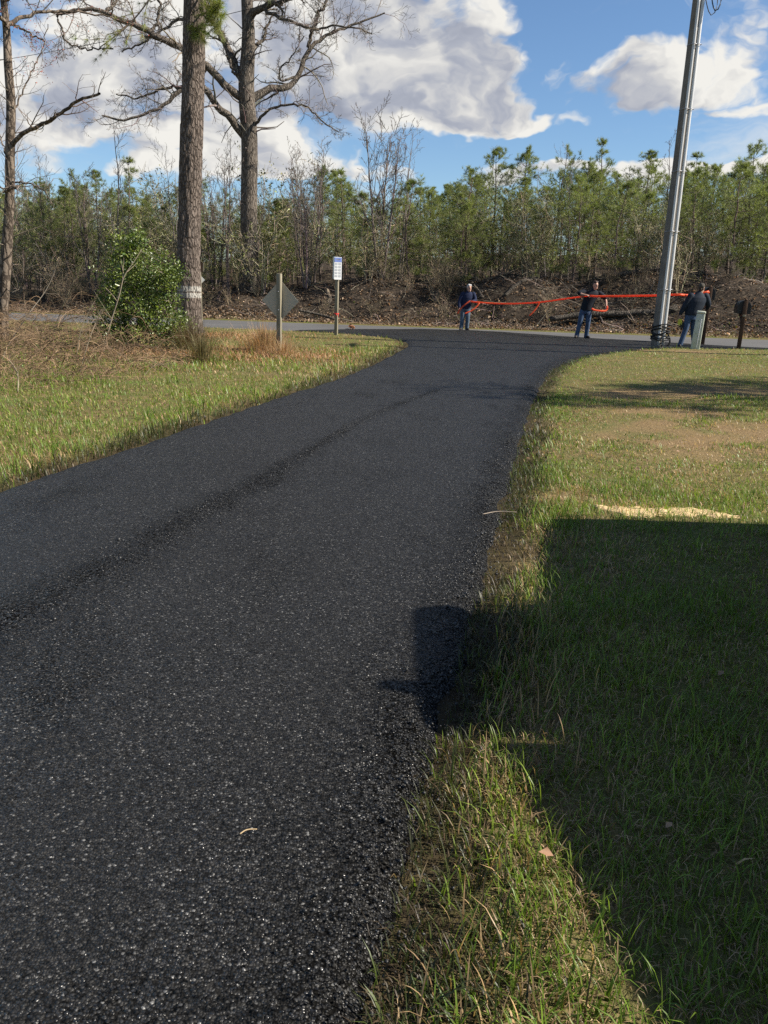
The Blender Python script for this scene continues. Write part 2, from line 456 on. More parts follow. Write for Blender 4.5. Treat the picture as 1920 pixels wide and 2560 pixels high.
def m_ground(t):
    p = t.pos(); sp = t.n('ShaderNodeSeparateXYZ'); t.put(sp.inputs[0], p)
    n1 = t.noise(p, 1.3, 6, 0.62); n2 = t.noise(p, 14.0, 5, 0.65); n3 = t.noise(p, 90.0, 3, 0.6)
    # lawn floor: thatch over soil
    th = t.ramp(n2, [(0.25, (0.05, 0.036, 0.02)), (0.5, (0.15, 0.105, 0.05)), (0.75, (0.27, 0.19, 0.09))])
    th = t.mix(t.mapr(n1, .38, .62, 0.15, 0.75), th, (0.095, 0.115, 0.032, 1))
    th = t.mix(1.0, th, t.ramp(n3, [(0.3, (0.7,) * 3), (0.7, (1.3,) * 3)]), 'MULTIPLY')
    # wood floor: dead leaves and dark earth
    lf = t.ramp(t.voro(p, 16.0).outputs['Color'], [(0.2, (0.024, 0.019, 0.015)), (0.55, (0.058, 0.043, 0.030)), (0.9, (0.12, 0.09, 0.062))])
    lf = t.mix(t.mapr(n1, .4, .6, 0.0, 0.75), lf, (0.035, 0.027, 0.020, 1))
    tt = t.math('MULTIPLY_ADD', sp.outputs[0], 0.26, sp.outputs[1])
    tt = t.math('ADD', tt, t.mapr(n1, 0, 1, -1.2, 1.2))
    c = t.mix(t.mapr(tt, 35.0, 36.4, 0, 1, True), th, lf)
    at_ = t.n('ShaderNodeAttribute'); at_.attribute_name = 'Col'; sc = t.n('ShaderNodeSeparateColor'); t.put(sc.inputs[0], at_.outputs['Color'])
    c = t.mix(t.math('MULTIPLY', sc.outputs[1], .65), c, t.mix(t.mapr(n3, .3, .7), (0.15, 0.092, 0.05, 1), (0.31, 0.20, 0.105, 1)))     # worn tan patches
    c = t.mix(t.math('MULTIPLY', sc.outputs[0], t.mapr(n2, .25, .6, 1.0, .75)), c, (0.030, 0.020, 0.014, 1))     # tar splashed along the paving
    return princ(t, c, 0.95, 0.1, 0, t.bump(t.math('ADD', n2, t.math('MULTIPLY', n3, 0.4)), 0.8, 0.03))


def m_bark(dark, light, sx=9.0, sz=2.4, paint=None, depth=0.03):
    def fn(t):
        p = t.pos(); v = t.vmath('MULTIPLY', p, (sx, sx, sz))
        v = t.vmath('ADD', v, t.vscale(t.noise(p, 5.0, 3, out='Color'), 1.1))
        vo = t.voro(v, 1.0, 'DISTANCE_TO_EDGE'); n = t.noise(p, 30.0, 5, 0.65); n0 = t.noise(p, 1.2, 3)
        crack = t.mapr(vo.outputs['Distance'], 0.0, 0.22, 0, 1, True)
        c = t.mix(crack, dark + (1,), t.mix(t.mapr(n, .3, .7), tuple(.62 * x for x in light) + (1,), light + (1,)))
        c = t.mix(1.0, c, t.ramp(n0, [(0.3, (.8,) * 3), (0.7, (1.2,) * 3)]), 'MULTIPLY')
        if paint:
            sp = t.n('ShaderNodeSeparateXYZ'); t.put(sp.inputs[0], p)
            z = t.math('ADD', sp.outputs[2], t.mapr(t.noise(p, 14.0, 3), 0, 1, -0.035, 0.035))
            for (z0, z1) in paint:
                inb = t.math('MULTIPLY', t.mapr(z, z0 - .012, z0 + .012), t.mapr(z, z1 - .012, z1 + .012, 1, 0))
                inb = t.math('MULTIPLY', inb, t.mapr(t.math('ADD', crack, n), 0.40, 0.62))
                c = t.mix(t.math('MULTIPLY', inb, 0.8), c, (0.44, 0.42, 0.375, 1))
        return princ(t, c, 0.9, 0.15, 0, t.bump(t.math('ADD', crack, t.math('MULTIPLY', n, 0.5)), 0.9, depth))
    return fn


def m_wood(c0, c1, sc=14.0):
    def fn(t):
        o = t.n('ShaderNodeTexCoord').outputs['Object']
        g = t.noise(t.vmath('MULTIPLY', o, (12, 12, 0.9)), sc / 4, 6, 0.65); n = t.noise(o, 2.0, 3)
        c = t.mix(t.mapr(g, .3, .7), c0 + (1,), c1 + (1,)); c = t.mix(1.0, c, t.ramp(n, [(.3, (.8,) * 3), (.7, (1.15,) * 3)]), 'MULTIPLY')
        return princ(t, c, 0.85, 0.2, 0, t.bump(g, 0.4, 0.006))
    return fn


MAT = {}
MAT['new_asphalt'] = mat('new_asphalt', m_asphalt_new)
MAT['old_asphalt'] = mat('old_asphalt', m_asphalt_old)
MAT['ground'] = mat('ground', m_ground)
MAT['pine_bark'] = mat('pine_bark', m_bark((0.075, 0.058, 0.047), (0.215, 0.172, 0.142), 15.0, 4.5, [(1.10, 1.24), (1.28, 1.43)]))
MAT['oak_bark'] = mat('oak_bark', m_bark((0.07, 0.057, 0.045), (0.22, 0.185, 0.15), 15.0, 3.0))
MAT['maple_bark'] = mat('maple_bark', m_bark((0.055, 0.042, 0.032), (0.24, 0.19, 0.145), 8.0, 3.0, None, 0.012))
MAT['twig'] = coloured('twig', 0.85, 0.2, 0.3)
MAT['needle'] = foliage('needle', 0.38, 0.42, 0.4, 0.35, (1.1, 1.25, 0.6))
MAT['grass'] = foliage('grass', 0.40, 0.45, 0.38, 0.25, (1.15, 1.16, 0.66))
MAT['holly'] = foliage('holly', 0.25, 0.32, 0.45, 0.3, (1.3, 1.5, 0.4))
MAT['dead_leaf'] = foliage('dead_leaf', 0.25, 0.6, 0.3, 0.3, (1.2, 0.9, 0.6))
MAT['straw'] = foliage('straw', 0.3, 0.6, 0.3, 0.2, (1.2, 1.0, 0.6))

rng = np.random.default_rng(11)

# ------------------------------------------------------------------ terrain
LEFT_PX = [(0, 1227), (162, 1173), (336, 1116), (482, 1065), (640, 1015), (740, 980), (860, 945), (925, 914), (995, 880), (1022, 864), (1012, 850), (960, 841)]
RIGHT_PX = [(900, 2560), (975, 2314), (1018, 2083), (1040, 1967), (1105, 1816), (1157, 1620), (1192, 1504), (1226, 1388), (1260, 1273), (1284, 1157), (1319, 1041), (1342, 983), (1360, 949), (1377, 926), (1411, 908), (1458, 897), (1539, 885), (1620, 878)]
LE = np.array([(-5.4, -4.0), (-4.1, 1.0), (-3.5, 4.0)] + [tuple(G(*p)[:2]) for p in LEFT_PX] + [(-1.2, 28.4), (-3.4, 29.5)])
RE = np.array([(-1.3, -4.0), (-0.35, 0.0)] + [tuple(G(*p)[:2]) for p in RIGHT_PX] + [(9.4, 25.2), (12.4, 25.35)])
LEs, REs = smooth_line(LE, 420), smooth_line(RE, 420)
T_NEAR, T_FAR = 28.55, 34.6
def tcoord(x, y): return np.asarray(y) + 0.26 * np.asarray(x)


def in_poly(x, y, P):
    x = np.asarray(x); y = np.asarray(y); c = np.zeros(x.shape, bool); n = len(P); j = n - 1
    for i in range(n):
        xi, yi = P[i]; xj, yj = P[j]
        if yi != yj:
            c ^= ((yi > y) != (yj > y)) & (x < (xj - xi) * (y - yi) / (yj - yi) + xi)
        j = i
    return c


DPOLY = np.concatenate([LEs[::4], REs[::-1][::4]])
EDGE = np.concatenate([LEs[::3], REs[::3]])
def edge_dist(x, y):
    x = np.asarray(x, float).ravel(); y = np.asarray(y, float).ravel(); out = np.empty(len(x))
    for a in range(0, len(x), 20000):
        d = (x[a:a + 20000, None] - EDGE[None, :, 0]) ** 2 + (y[a:a + 20000, None] - EDGE[None, :, 1]) ** 2
        out[a:a + 20000] = np.sqrt(d.min(1))
    return out


def berm_h(x): return 0.65 + 0.95 * sstep(x, -20, -3) + 0.45 * sstep(x, -2, 12)
def ground_z(x, y, detail=True):
    x = np.asarray(x, float); y = np.asarray(y, float); t = tcoord(x, y)
    z = berm_h(x) * sstep(t, 35.6 + 1.2 * (vnoise(x, y, 0.25, 3) - .5), 39.6) * (0.8 + 0.4 * vnoise(x, y, 0.35, 4))
    if detail:
        z = z + sstep(t, 35.4, 37) * (fbm(x, y, 0.9, 3, 8) - .5) * 0.55
        z = z + (1 - sstep(t, 33, 36)) * (fbm(x, y, 0.7, 3, 2) - .5) * 0.05
    z = z + 0.055 * np.clip(t - 43, 0, 60)
    z = z + 0.10 * sstep(x, 2.0, 5.5) * (1 - sstep(t, 24.5, 28)) * sstep(y, 9, 17)     # lawn swells a little towards the pole
    return z


def gz_masked(x, y):
    """ground with the roads pressed in a little below the paving"""
    z = ground_z(x, y)
    inside = in_poly(x, y, DPOLY)
    ed = edge_dist(x, y).reshape(np.shape(x))
    t = tcoord(x, y)
    k = np.where(inside, 1.0, 1 - sstep(ed, 0.0, 0.35)) * (t < T_NEAR + 2)
    kr = sstep(t, T_NEAR - .25, T_NEAR + .05) * (1 - sstep(t, T_FAR - .05, T_FAR + .3))
    k = np.maximum(k, kr)
    return z * (1 - k) + (-0.035) * k


PATCH = [(G(1560, 985), 1.3, .8), (G(1760, 1075), 1.6, 1.5), (G(1880, 1130), 1.1, .9), (G(1650, 1040), .8, .6), (G(1440, 1250), .5, .5), (G(1640, 885), 1.8, .6), (G(1860, 990), 1.2, .5)]
def patch_mask(x, y):
    s = 0
    for (c, rx, ry) in PATCH: s = s + np.exp(-(((x - c[0]) / rx) ** 2 + ((y - c[1]) / ry) ** 2)) * (0.45 + vnoise(x, y, 3.0, 9))
    return np.clip(s * (.25 + 1.1 * sstep(fbm(x, y, 1.5, 3, 61), .40, .62)), 0, 1)


def ground_mesh():
    xs = np.r_[-400, -250, -150, -90, -60, -45, np.arange(-36, -8, .4), np.arange(-8, 9, .16), np.arange(9, 30, .4), 36, 45, 60, 90, 150, 250, 400]
    ys = np.r_[-120, -60, -30, -15, -8, np.arange(-5, 1, .4), np.arange(1, 13, .16), np.arange(13, 32, .22), np.arange(32, 46, .22), np.arange(46, 80, 1.2), 90, 110, 150, 220, 300, 420, 600]
    X, Y = np.meshgrid(xs, ys)
    Z = gz_masked(X, Y)
    nx, ny = len(xs), len(ys)
    V = np.stack([X, Y, Z], -1).reshape(-1, 3)
    i = (np.arange(ny - 1)[:, None] * nx + np.arange(nx - 1)[None]).reshape(-1)
    st = (1 - sstep(edge_dist(X, Y).reshape(X.shape) + .22 * (fbm(X, Y, 2.5, 3, 14) - .5), .08, .34)) * (Y < 28)
    mb = MB().add(V, None, np.stack([i, i + 1, i + nx + 1, i + nx], 1), np.stack([st.ravel(), patch_mask(X, Y).ravel(), st.ravel()], 1))
    o = mb.build('ground', MAT['ground'], smooth=True)
    tag(o, 'grassy and leaf covered earth rising to a bank behind the road', kind='structure')


ground_mesh()


SEAM = smooth_line(np.array([G(*q)[:2] for q in [(-250, 1700), (0, 1566), (157, 1484), (290, 1417), (439, 1323), (580, 1245), (705, 1174), (846, 1088), (901, 1057), (1010, 1010), (1097, 978)]]), 160)


def drive_mesh():
    n = len(LEs); m = 64
    u = np.linspace(0, 1, m)
    L3, R3 = LEs.copy(), REs.copy()
    # ragged edges
    jl = (fbm(L3[:, 0], L3[:, 1], 3.0, 4, 21) - .5) * .16; jr = (fbm(R3[:, 0], R3[:, 1], 3.0, 4, 31) - .5) * .16
    L3[:, 0] += jl; R3[:, 0] += jr
    X = L3[:, None, 0] * (1 - u) + R3[:, None, 0] * u; Y = L3[:, None, 1] * (1 - u) + R3[:, None, 1] * u
    # lap over the old road in a bulge
    for k in range(1, 9):
        bl = (np.interp(u, [0, .10, .22, .36, .50, .64, .82, 1], [0, 1.9, 3.6, 4.2, 3.2, 1.7, .8, 0]) + .25 * (vnoise(u * 9, u * 0, 1, 3) - .5) * (u > .03) * (u < .97)) * k / 8
        X = np.concatenate([X, X[n - 1:n] + bl * 0.25]); Y = np.concatenate([Y, Y[n - 1:n] + bl])
    Z = 0.02 + 0.012 * (fbm(X, Y, 0.8, 3, 5) - .5) * 2 + 0.004 * (vnoise(X, Y, 9, 2) - .5)
    edge = np.minimum(u, 1 - u) * (np.linalg.norm(L3[-1] - R3[-1]))
    e = sstep(np.minimum(u, 1 - u) * m, -.01, 1.4)[None]
    Z = Z * e + (-0.03) * (1 - e)
    Z[-1] -= 0.004
    ny = X.shape[0]
    V = np.stack([X, Y, Z], -1).reshape(-1, 3); i = (np.arange(ny - 1)[:, None] * m + np.arange(m - 1)[None]).reshape(-1)
    sd = np.full(X.size, 9.0)
    for q in SEAM: sd = np.minimum(sd, (X.ravel() - q[0]) ** 2 + (Y.ravel() - q[1]) ** 2)
    sd = np.sqrt(sd); wd = np.interp(Y.ravel(), [3, 5, 9, 16], [.30, .20, .08, .10])
    cm = np.exp(-(sd / wd) ** 2) * (.7 + .6 * vnoise(X.ravel(), Y.ravel(), 6, 5)) * (Y.ravel() < 17)
    rd = (1 - np.tile(u, ny)) * 4.0; cm = np.maximum(cm, .9 * np.exp(-(rd / .35) ** 2))
    V[:, 2] += .008 * np.exp(-(sd / (wd * .7)) ** 2) * (Y.ravel() < 16)
    o = MB().add(V, None, np.stack([i, i + 1, i + m + 1, i + m], 1), np.repeat(np.clip(cm, 0, 1)[:, None], 3, 1)).build('driveway', MAT['new_asphalt'], smooth=True)
    tag(o, 'freshly laid black asphalt driveway with glittering stone', kind='structure')


drive_mesh()


def road_mesh():
    s = np.r_[-300, -150, -80, np.arange(-45, 45, .5), 80, 150, 300]; w = np.linspace(T_NEAR, T_FAR, 13)
    X, T = np.meshgrid(s, w); T = T + ((fbm(X, T, 1.1, 3, 4) - .5) * .25) * ((T == w[0]) | (T == w[-1]))
    Y = T - 0.26 * X
    Z = -0.004 + 0.012 * np.sin((T - T_NEAR) / (T_FAR - T_NEAR) * math.pi)
    Z[0] -= .02; Z[-1] -= .02
    nx = len(s); V = np.stack([X, Y, Z], -1).reshape(-1, 3); i = (np.arange(len(w) - 1)[:, None] * nx + np.arange(nx - 1)[None]).reshape(-1)
    o = MB().add(V, None, np.stack([i, i + 1, i + nx + 1, i + nx], 1)).build('road', MAT['old_asphalt'], smooth=True)
    tag(o, 'worn grey asphalt road crossing behind the driveway', kind='structure')


road_mesh()


# loose stones along the crumbling edge of the driveway
def edge_stones():
    bv = np.array([(1, 0, 0), (-1, 0, 0), (0, 1, 0), (0, -1, 0), (0, 0, 1), (0, 0, -1)], float)
    bf = np.array([(0, 2, 4), (2, 1, 4), (1, 3, 4), (3, 0, 4), (2, 0, 5), (1, 2, 5), (3, 1, 5), (0, 3, 5)])
    r = np.random.default_rng(3)
    E = REs[(REs[:, 1] > 1.3) & (REs[:, 1] < 9)]
    k = r.integers(0, len(E), 3200); x = E[k, 0] - .05 + r.normal(size=3200) * .08; y = E[k, 1] + r.normal(size=3200) * .04
    E = SEAM[(SEAM[:, 1] > 3.0) & (SEAM[:, 1] < 11)]; k = r.integers(0, len(E), 2600); w = np.interp(E[k, 1], [3, 5, 9], [.17, .12, .05])
    x = np.r_[x, E[k, 0] + r.normal(size=2600) * w]; y = np.r_[y, E[k, 1] + r.normal(size=2600) * w]
    n = len(x); s = np.exp(r.normal(size=n) * .45) * .0034
    V = bv[None] * (1 + .4 * r.normal(size=(n, 6, 1)).clip(-1, 1)) * s[:, None, None]
    a, c, e = r.random((3, n)) * 6.28
    Rz = np.stack([np.stack([np.cos(a), -np.sin(a), 0 * a], -1), np.stack([np.sin(a), np.cos(a), 0 * a], -1), np.stack([0 * a, 0 * a, 1 + 0 * a], -1)], 1)
    Rx = np.stack([np.stack([1 + 0 * c, 0 * c, 0 * c], -1), np.stack([0 * c, np.cos(c), -np.sin(c)], -1), np.stack([0 * c, np.sin(c), np.cos(c)], -1)], 1)
    V = np.einsum('nij,njk,nvk->nvi', Rz, Rx, V)
    V = V + np.stack([x, y, np.where(in_poly(x, y, DPOLY), .025, .006)], 1)[:, None]
    Fc = bf[None] + (np.arange(n) * 6)[:, None, None]
    g = np.exp(r.normal(size=n) * .5) * .022
    C = np.repeat(np.stack([g, g * .97, g * .92], 1), 6, 0)
    o = MB().add(V.reshape(-1, 3), Fc.reshape(-1, 3), None, C).build('loose_stones', MAT['loose_stone'])
    tag(o, 'loose black stones along the driveway edge and its rough joint', 'gravel', kind='stuff')


MAT['loose_stone'] = coloured('loose_stone', 0.42, 0.45, 0.2)
edge_stones()


# ------------------------------------------------------------------ grass
GREEN = np.array([0.118, 0.200, 0.024]); OLIVE = np.array([0.205, 0.270, 0.036]); STRAW = np.array([0.43, 0.305, 0.165]); RUST = np.array([0.30, 0.155, 0.07]); TAR = np.array([0.022, 0.018, 0.014])


def grass_cols(r, x, y, straw):
    n = len(x); k = r.random(n)
    mixg = np.clip(vnoise(x, y, 2.3, 6) * .8 + r.normal(size=n) * .2, 0, 1)[:, None]
    C = GREEN * (1 - mixg) + OLIVE * mixg
    isst = k < straw
    ru = np.clip(vnoise(x, y, 0.6, 12) - .25 + r.normal(size=n) * .25, 0, 1)[:, None]
    C = np.where(isst[:, None], STRAW * (1 - .6 * ru) + RUST * .6 * ru, C)
    return C * np.exp(r.normal(size=(n, 1)) * .22), isst


def straw_frac(x, y):
    s = 0.05 + 0.45 * sstep(fbm(x, y, 0.9, 3, 15), .56, .74)
    right = x > 0.5
    s = s + 1.1 * patch_mask(x, y)
    s = s + .85 * (1 - sstep(y, 3.6, 6.5)) * np.exp(-(np.clip(x - np.interp(y, REs[:, 1], REs[:, 0]), 0, 9) / .42) ** 2) * (.5 + vnoise(x, y, 2.6, 19)) * right
    s = np.where(~right, s + .20 * vnoise(x, y, 1.1, 27) + .1 + .4 * sstep(y, 13, 20) * vnoise(x, y, .5, 7), s)
    return np.clip(s, 0.05, .97)


def grass_field(name, label, regions, seed, side):
    r = np.random.default_rng(seed); mb = MB()
    for (x0, x1, y0, y1, dens, h0, w0, segs) in regions:
        n = int((x1 - x0) * (y1 - y0) * dens)
        x = r.uniform(x0, x1, n); y = r.uniform(y0, y1, n)
        # clump
        cl = vnoise(x, y, 5.0, 33); keep = r.random(n) < (.45 + .9 * cl)
        # stay within reach of the view
        keep &= (np.abs(x) < 0.56 * y + 1.6)
        t = tcoord(x, y); keep &= ~((t > T_NEAR - .12) & (t < T_FAR + .1)) & (t < 37.5)
        keep &= ~in_poly(x, y, DPOLY)
        x, y = x[keep], y[keep]; ed = edge_dist(x, y)
        k2 = r.random(len(x)) < (0.50 + .50 * sstep(ed, 0.0, 0.16 if y1 > 8 else .2))
        x, y, ed = x[k2], y[k2], ed[k2]
        sf = straw_frac(x, y)
        k3 = r.random(len(x)) < 1 - .6 * sstep(sf, .6, .95); x, y, ed, sf = x[k3], y[k3], ed[k3], sf[k3]
        C, st = grass_cols(r, x, y, sf)
        tar = (r.random(len(x)) < .97 * (1 - sstep(ed + .22 * (vnoise(x, y, 2.2, 3) - .5), .12, .42))) & (y < 27)
        C = np.where(tar[:, None], TAR + C * (.10 + .35 * r.random((len(x), 1)) ** 2), C)
        hh = h0 * np.exp(r.normal(size=len(x)) * .35) * (.6 + .9 * vnoise(x, y, 1.7, 40)) * np.where(st, .75, 1.0)
        # long tussocks by the edge
        hh = hh * (1 + .45 * np.exp(-((ed - .3) / .25) ** 2))
        bend = np.clip(np.abs(r.normal(size=len(x)) * .5) + np.where(st, .55, .35), 0, 1.5)
        P = np.stack([x, y, ground_z(x, y) - .012], 1)
        P[:, 2] -= .02 * (1 - sstep(ed, 0, .3))
        blades(mb, P, hh, w0 * np.exp(r.normal(size=len(x)) * .3), r.uniform(0, 6.283, len(x)), bend, C, segs)
        # thatch: dead blades lying flat under the green
        m = int(len(x) * (.7 if (side == 'R' and y1 < 5) else .28)); idx = r.integers(0, len(x), m)
        Q = P[idx] + np.stack([r.normal(size=m) * .03, r.normal(size=m) * .03, r.uniform(.004, .02, m)], 1)
        Cs = (STRAW * .8) * np.exp(r.normal(size=(m, 1)) * .35) * np.where(tar[idx][:, None], .15, 1)
        blades(mb, Q, h0 * np.exp(r.normal(size=m) * .3) * .8, w0 * .8, r.uniform(0, 6.283, m), 1.0 + r.random(m) * .25, Cs, max(2, segs - 1))
    o = mb.build(name, MAT['grass']); tag(o, label, 'grass', kind='stuff')
    return o


# x0, x1, y0, y1, blades per m2, height, width, segments
grass_field('lawn_grass', 'mixed green and straw coloured lawn grass right of the driveway',
            [(-.3, 3.2, 1.2, 4.0, 5600, .056, .0040, 3), (0, 4.9, 4.0, 7.5, 3200, .050, .0048, 3), (.6, 8.0, 7.5, 13.0, 1500, .047, .0068, 2),
             (1.6, 12.0, 13.0, 20.0, 750, .046, .011, 1), (4.0, 16.5, 20.0, 28.0, 400, .045, .016, 1)], 101, 'R')
grass_field('verge_grass', 'tufty green and tan grass along the left of the driveway',
            [(-5.8, -2.2, 5.0, 9.5, 1400, .070, .006, 3), (-8.0, -.8, 9.5, 15.0, 640, .072, .008, 2), (-11.5, .6, 15.0, 22.0, 300, .10, .011, 2), (-18, 1.2, 22.0, 34.0, 170, .08, .016, 1)], 102, 'L')
grass_field('roadside_grass', 'sparse dry grass on the far side of the road', [(-22, 17, 29.0, 42.0, 60, .08, .02, 1)], 103, 'F')


def coarse_tussocks():
    """broad curling blades along the near edge of the lawn"""
    r = np.random.default_rng(140); mb = MB(); n = 1500
    y = r.uniform(1.35, 4.2, n); e = np.interp(y, REs[:, 1], REs[:, 0]); x = e + .12 + np.abs(r.normal(size=n)) * .22
    cl = vnoise(x, y, 6.0, 71); k = r.random(n) < sstep(cl, .35, .75) + .12; x, y = x[k], y[k]; n = len(x)
    C, st = grass_cols(r, x, y, np.full(n, .6)); C = C * np.where(r.random(n)[:, None] < .25, .35, 1.0)
    blades(mb, np.stack([x, y, ground_z(x, y) - .01], 1), .10 * np.exp(r.normal(size=n) * .35), .0068, r.uniform(0, 6.283, n), np.clip(.45 + np.abs(r.normal(size=n)) * .4, 0, 1.4), C, 5)
    tag(mb.build('coarse_grass', MAT['grass']), 'coarse curling grass tufts along the near edge of the driveway', 'grass', kind='stuff')


coarse_tussocks()


def lawn_leaves():
    r = np.random.default_rng(150); n = 40; mb = MB(); y = r.uniform(1.6, 9, n); x = np.interp(y, REs[:, 1], REs[:, 0]) + .1 + np.abs(r.normal(size=n)) * 1.4
    P = np.stack([x, y, ground_z(x, y) + .035], 1); N = r.normal(size=(n, 3)) * .45 + np.array([0, -.2, 1.0]); N /= np.linalg.norm(N, axis=1, keepdims=True)
    a = np.cross(N, r.normal(size=(n, 3))); a /= np.linalg.norm(a, axis=1, keepdims=True); q = np.cross(N, a); s = (.015 * np.exp(r.normal(size=n) * .35))[:, None]
    V = np.stack([P - a * s, P + q * s * .6 + N * s * .25, P + a * s, P - q * s * .6 + N * s * .25], 1).reshape(-1, 3); i = (np.arange(n) * 4)[:, None]
    C = np.array([.26, .165, .095])[None] * np.exp(r.normal(size=(n, 1)) * .35)
    mb.add(V, np.concatenate([i + np.array([[0, 1, 2]]), i + np.array([[0, 2, 3]])]), None, np.repeat(C, 4, 0))
    tag(mb.build('scattered_leaves', MAT['dead_leaf']), 'few small brown leaves lying in the near lawn', 'leaves', kind='stuff')


lawn_leaves()


# ------------------------------------------------------------------ vegetation helpers
def needles(mb, c, d, k, ln, wd, col, r, spread=0.75):
    """k needles round every tuft centre c (n,3) along direction d (n,3)"""
    n = len(c)
    c = np.repeat(c, k, 0); d = np.repeat(d, k, 0); col = np.repeat(col, k, 0)
    v = d + r.normal(size=d.shape) * spread; v /= np.linalg.norm(v, axis=1, keepdims=True) + 1e-9
    L = ln * (0.7 + .5 * r.random(len(c)))[:, None]
    s = np.cross(v, r.normal(size=v.shape)); s /= np.linalg.norm(s, axis=1, keepdims=True) + 1e-9
    tip = c + v * L; tip[:, 2] -= .12 * L[:, 0]
    V = np.stack([c - s * wd * .5, c + s * wd * .5, tip], 1).reshape(-1, 3)
    T = np.arange(len(c) * 3).reshape(-1, 3)
    mb.add(V, T, None, np.repeat(col, 3, 0))


def leaves(mb, P, N, size, C, r, aspect=.5, fold=.35):
    n = len(P); N = N / (np.linalg.norm(N, axis=1, keepdims=True) + 1e-9)
    a = np.cross(N, r.normal(size=N.shape)); a /= np.linalg.norm(a, axis=1, keepdims=True) + 1e-9
    b = np.cross(N, a); s = np.broadcast_to(size, n)[:, None]
    up = N * s * aspect * fold
    V = np.stack([P - a * s * .5, P + b * s * aspect * .5 + up, P + a * s * .5, P - b * s * aspect * .5 + up], 1).reshape(-1, 3)
    i = (np.arange(n) * 4)[:, None]
    T = np.concatenate([i + np.array([[0, 1, 2]]), i + np.array([[0, 2, 3]])])
    mb.add(V, T, None, np.repeat(C, 4, 0))


def jitcol(r, base, n, s=.25, hue=.06):
    return np.array(base)[None] * np.exp(r.normal(size=(n, 1)) * s) * (1 + r.normal(size=(n, 3)) * hue)


# ------------------------------------------------------------------ pines of the wood behind the road
def pine_variant(seed, H=8.5, base=0.32, crown_r=1.5, dens=1.0):
    r = np.random.default_rng(seed)
    K = 14; z = np.linspace(0, 1, K)
    tx = np.cumsum(r.normal(size=K)) * .045; ty = np.cumsum(r.normal(size=K)) * .045
    trunk = np.stack([tx, ty, z * H], 1); rad = .085 * (1 - z) ** .8 * H / 8.5 + .010
    tm = MB(); bark = np.array([.135, .108, .085])
    tm.tubes(trunk, rad, 7, jitcol(r, bark, 1))
    nm = MB()
    zz = .10
    P = []; RR = []; dead = []
    while zz < .985:
        nw = r.integers(3, 6); a0 = r.random() * 6.28
        for j in range(nw):
            if r.random() < .2: continue
            az = a0 + j * 6.283 / nw + r.normal() * .35
            prof = np.interp(zz, [0, base, base + .14, .60, .80, .92, 1], [.35, .6, 1.0, .85, .55, .30, .10])
            L = crown_r * prof * np.clip(np.exp(r.normal() * .32), .45, 1.6)
            st = np.array([np.interp(zz, z, tx), np.interp(zz, z, ty), zz * H])
            elev = np.interp(zz, [0, .5, .85, 1], [-.2, .0, .30, .9]) + r.normal() * .15
            pts = [st]; e = elev
            for k in range(4):
                e += .09 + r.normal() * .1; a2 = az + r.normal() * .15
                pts.append(pts[-1] + np.array([math.cos(a2) * math.cos(e), math.sin(a2) * math.cos(e), math.sin(e)]) * L / 4)
            P.append(pts); RR.append(np.linspace(.019, .006, 5) * (1.2 - .5 * zz)); dead.append(zz < base * (0.7 + .6 * r.random()))
        zz += r.uniform(.04, .075) * 8.5 / H
    P = np.array(P); RR = np.array(RR); dead = np.array(dead)
    tm.tubes(P, RR, 4, jitcol(r, bark * .95, len(P)))
    live, lr = P[~dead], RR[~dead]
    T2, R2 = grow(r, live, lr, max(3, int(6 * dens)), .30, 1.0, .40, 52, 4, .15, .4, .6, .5)
    tm.tubes(T2, R2, 3, jitcol(r, bark * .9, len(T2)))
    D2, DR2 = grow(r, P[dead], RR[dead], 5, .3, 1, .42, 50, 3, .15, 0, .6, .4)
    tm.tubes(D2, DR2, 3, jitcol(r, np.array([.17, .145, .12]), len(D2)))
    # tufts at the ends of the twigs and branches
    for (TT, ts) in ((T2, (.4, .6, .8, 1.0)), (live, (.7, .85, 1.0))):
        Kt = TT.shape[1]
        for t in ts:
            f = t * (Kt - 1) * .9999; i = int(f); fr = f - i
            c = TT[:, i] * (1 - fr) + TT[:, i + 1] * fr; d = TT[:, i + 1] - TT[:, i]
            d = d / (np.linalg.norm(d, axis=1, keepdims=True) + 1e-9); d[:, 2] += .25
            c = c + r.normal(size=c.shape) * .03
            w = r.random(len(c))[:, None]
            col = (np.array([.265, .265, .088]) * w + np.array([.165, .200, .078]) * (1 - w)) * np.exp(r.normal(size=(len(c), 1)) * .25)
            needles(nm, c, d, 12, .25, .012, col, r, .62)
    c = trunk[-1:]; needles(nm, np.repeat(c, 5, 0) - np.array([0, 0, .1]), np.repeat([[0, 0, 1.]], 5, 0), 14, .24, .016, np.repeat([[.13, .16, .05]], 5, 0), r, .45)
    return tm.mesh('trunk'), nm.mesh('crown'), H


PV = [pine_variant(201, 8.5, .26, 2.1, 1.2), pine_variant(202, 8.5, .34, 1.8), pine_variant(203, 8.5, .18, 2.3, 1.2), pine_variant(204, 8.5, .42, 1.6, .9),
      pine_variant(205, 8.5, .24, 2.0, 1.1), pine_variant(206, 8.5, .30, 2.2), pine_variant(207, 5.5, .10, 1.7, 1.2), pine_variant(208, 8.5, .36, 1.9, .8)]
MAT['pine_twig'] = coloured('pine_twig', .9, .15, .25)


def put_pine(v, x, y, height, rot, label, group=None):
    tm, nm, H = PV[v]
    t = thing('pine_tree', label, 'tree', (x, y, float(ground_z(x, y)) - .05), group)
    s = height / H; t.scale = (s * random.uniform(.9, 1.12), s, s); t.rotation_euler = (random.gauss(0, .02), random.gauss(0, .02), rot)
    a = link('trunk', tm, MAT['pine_twig'], t, (0, 0, 0)); b = link('crown', nm, MAT['needle'], t, (0, 0, 0))
    return t


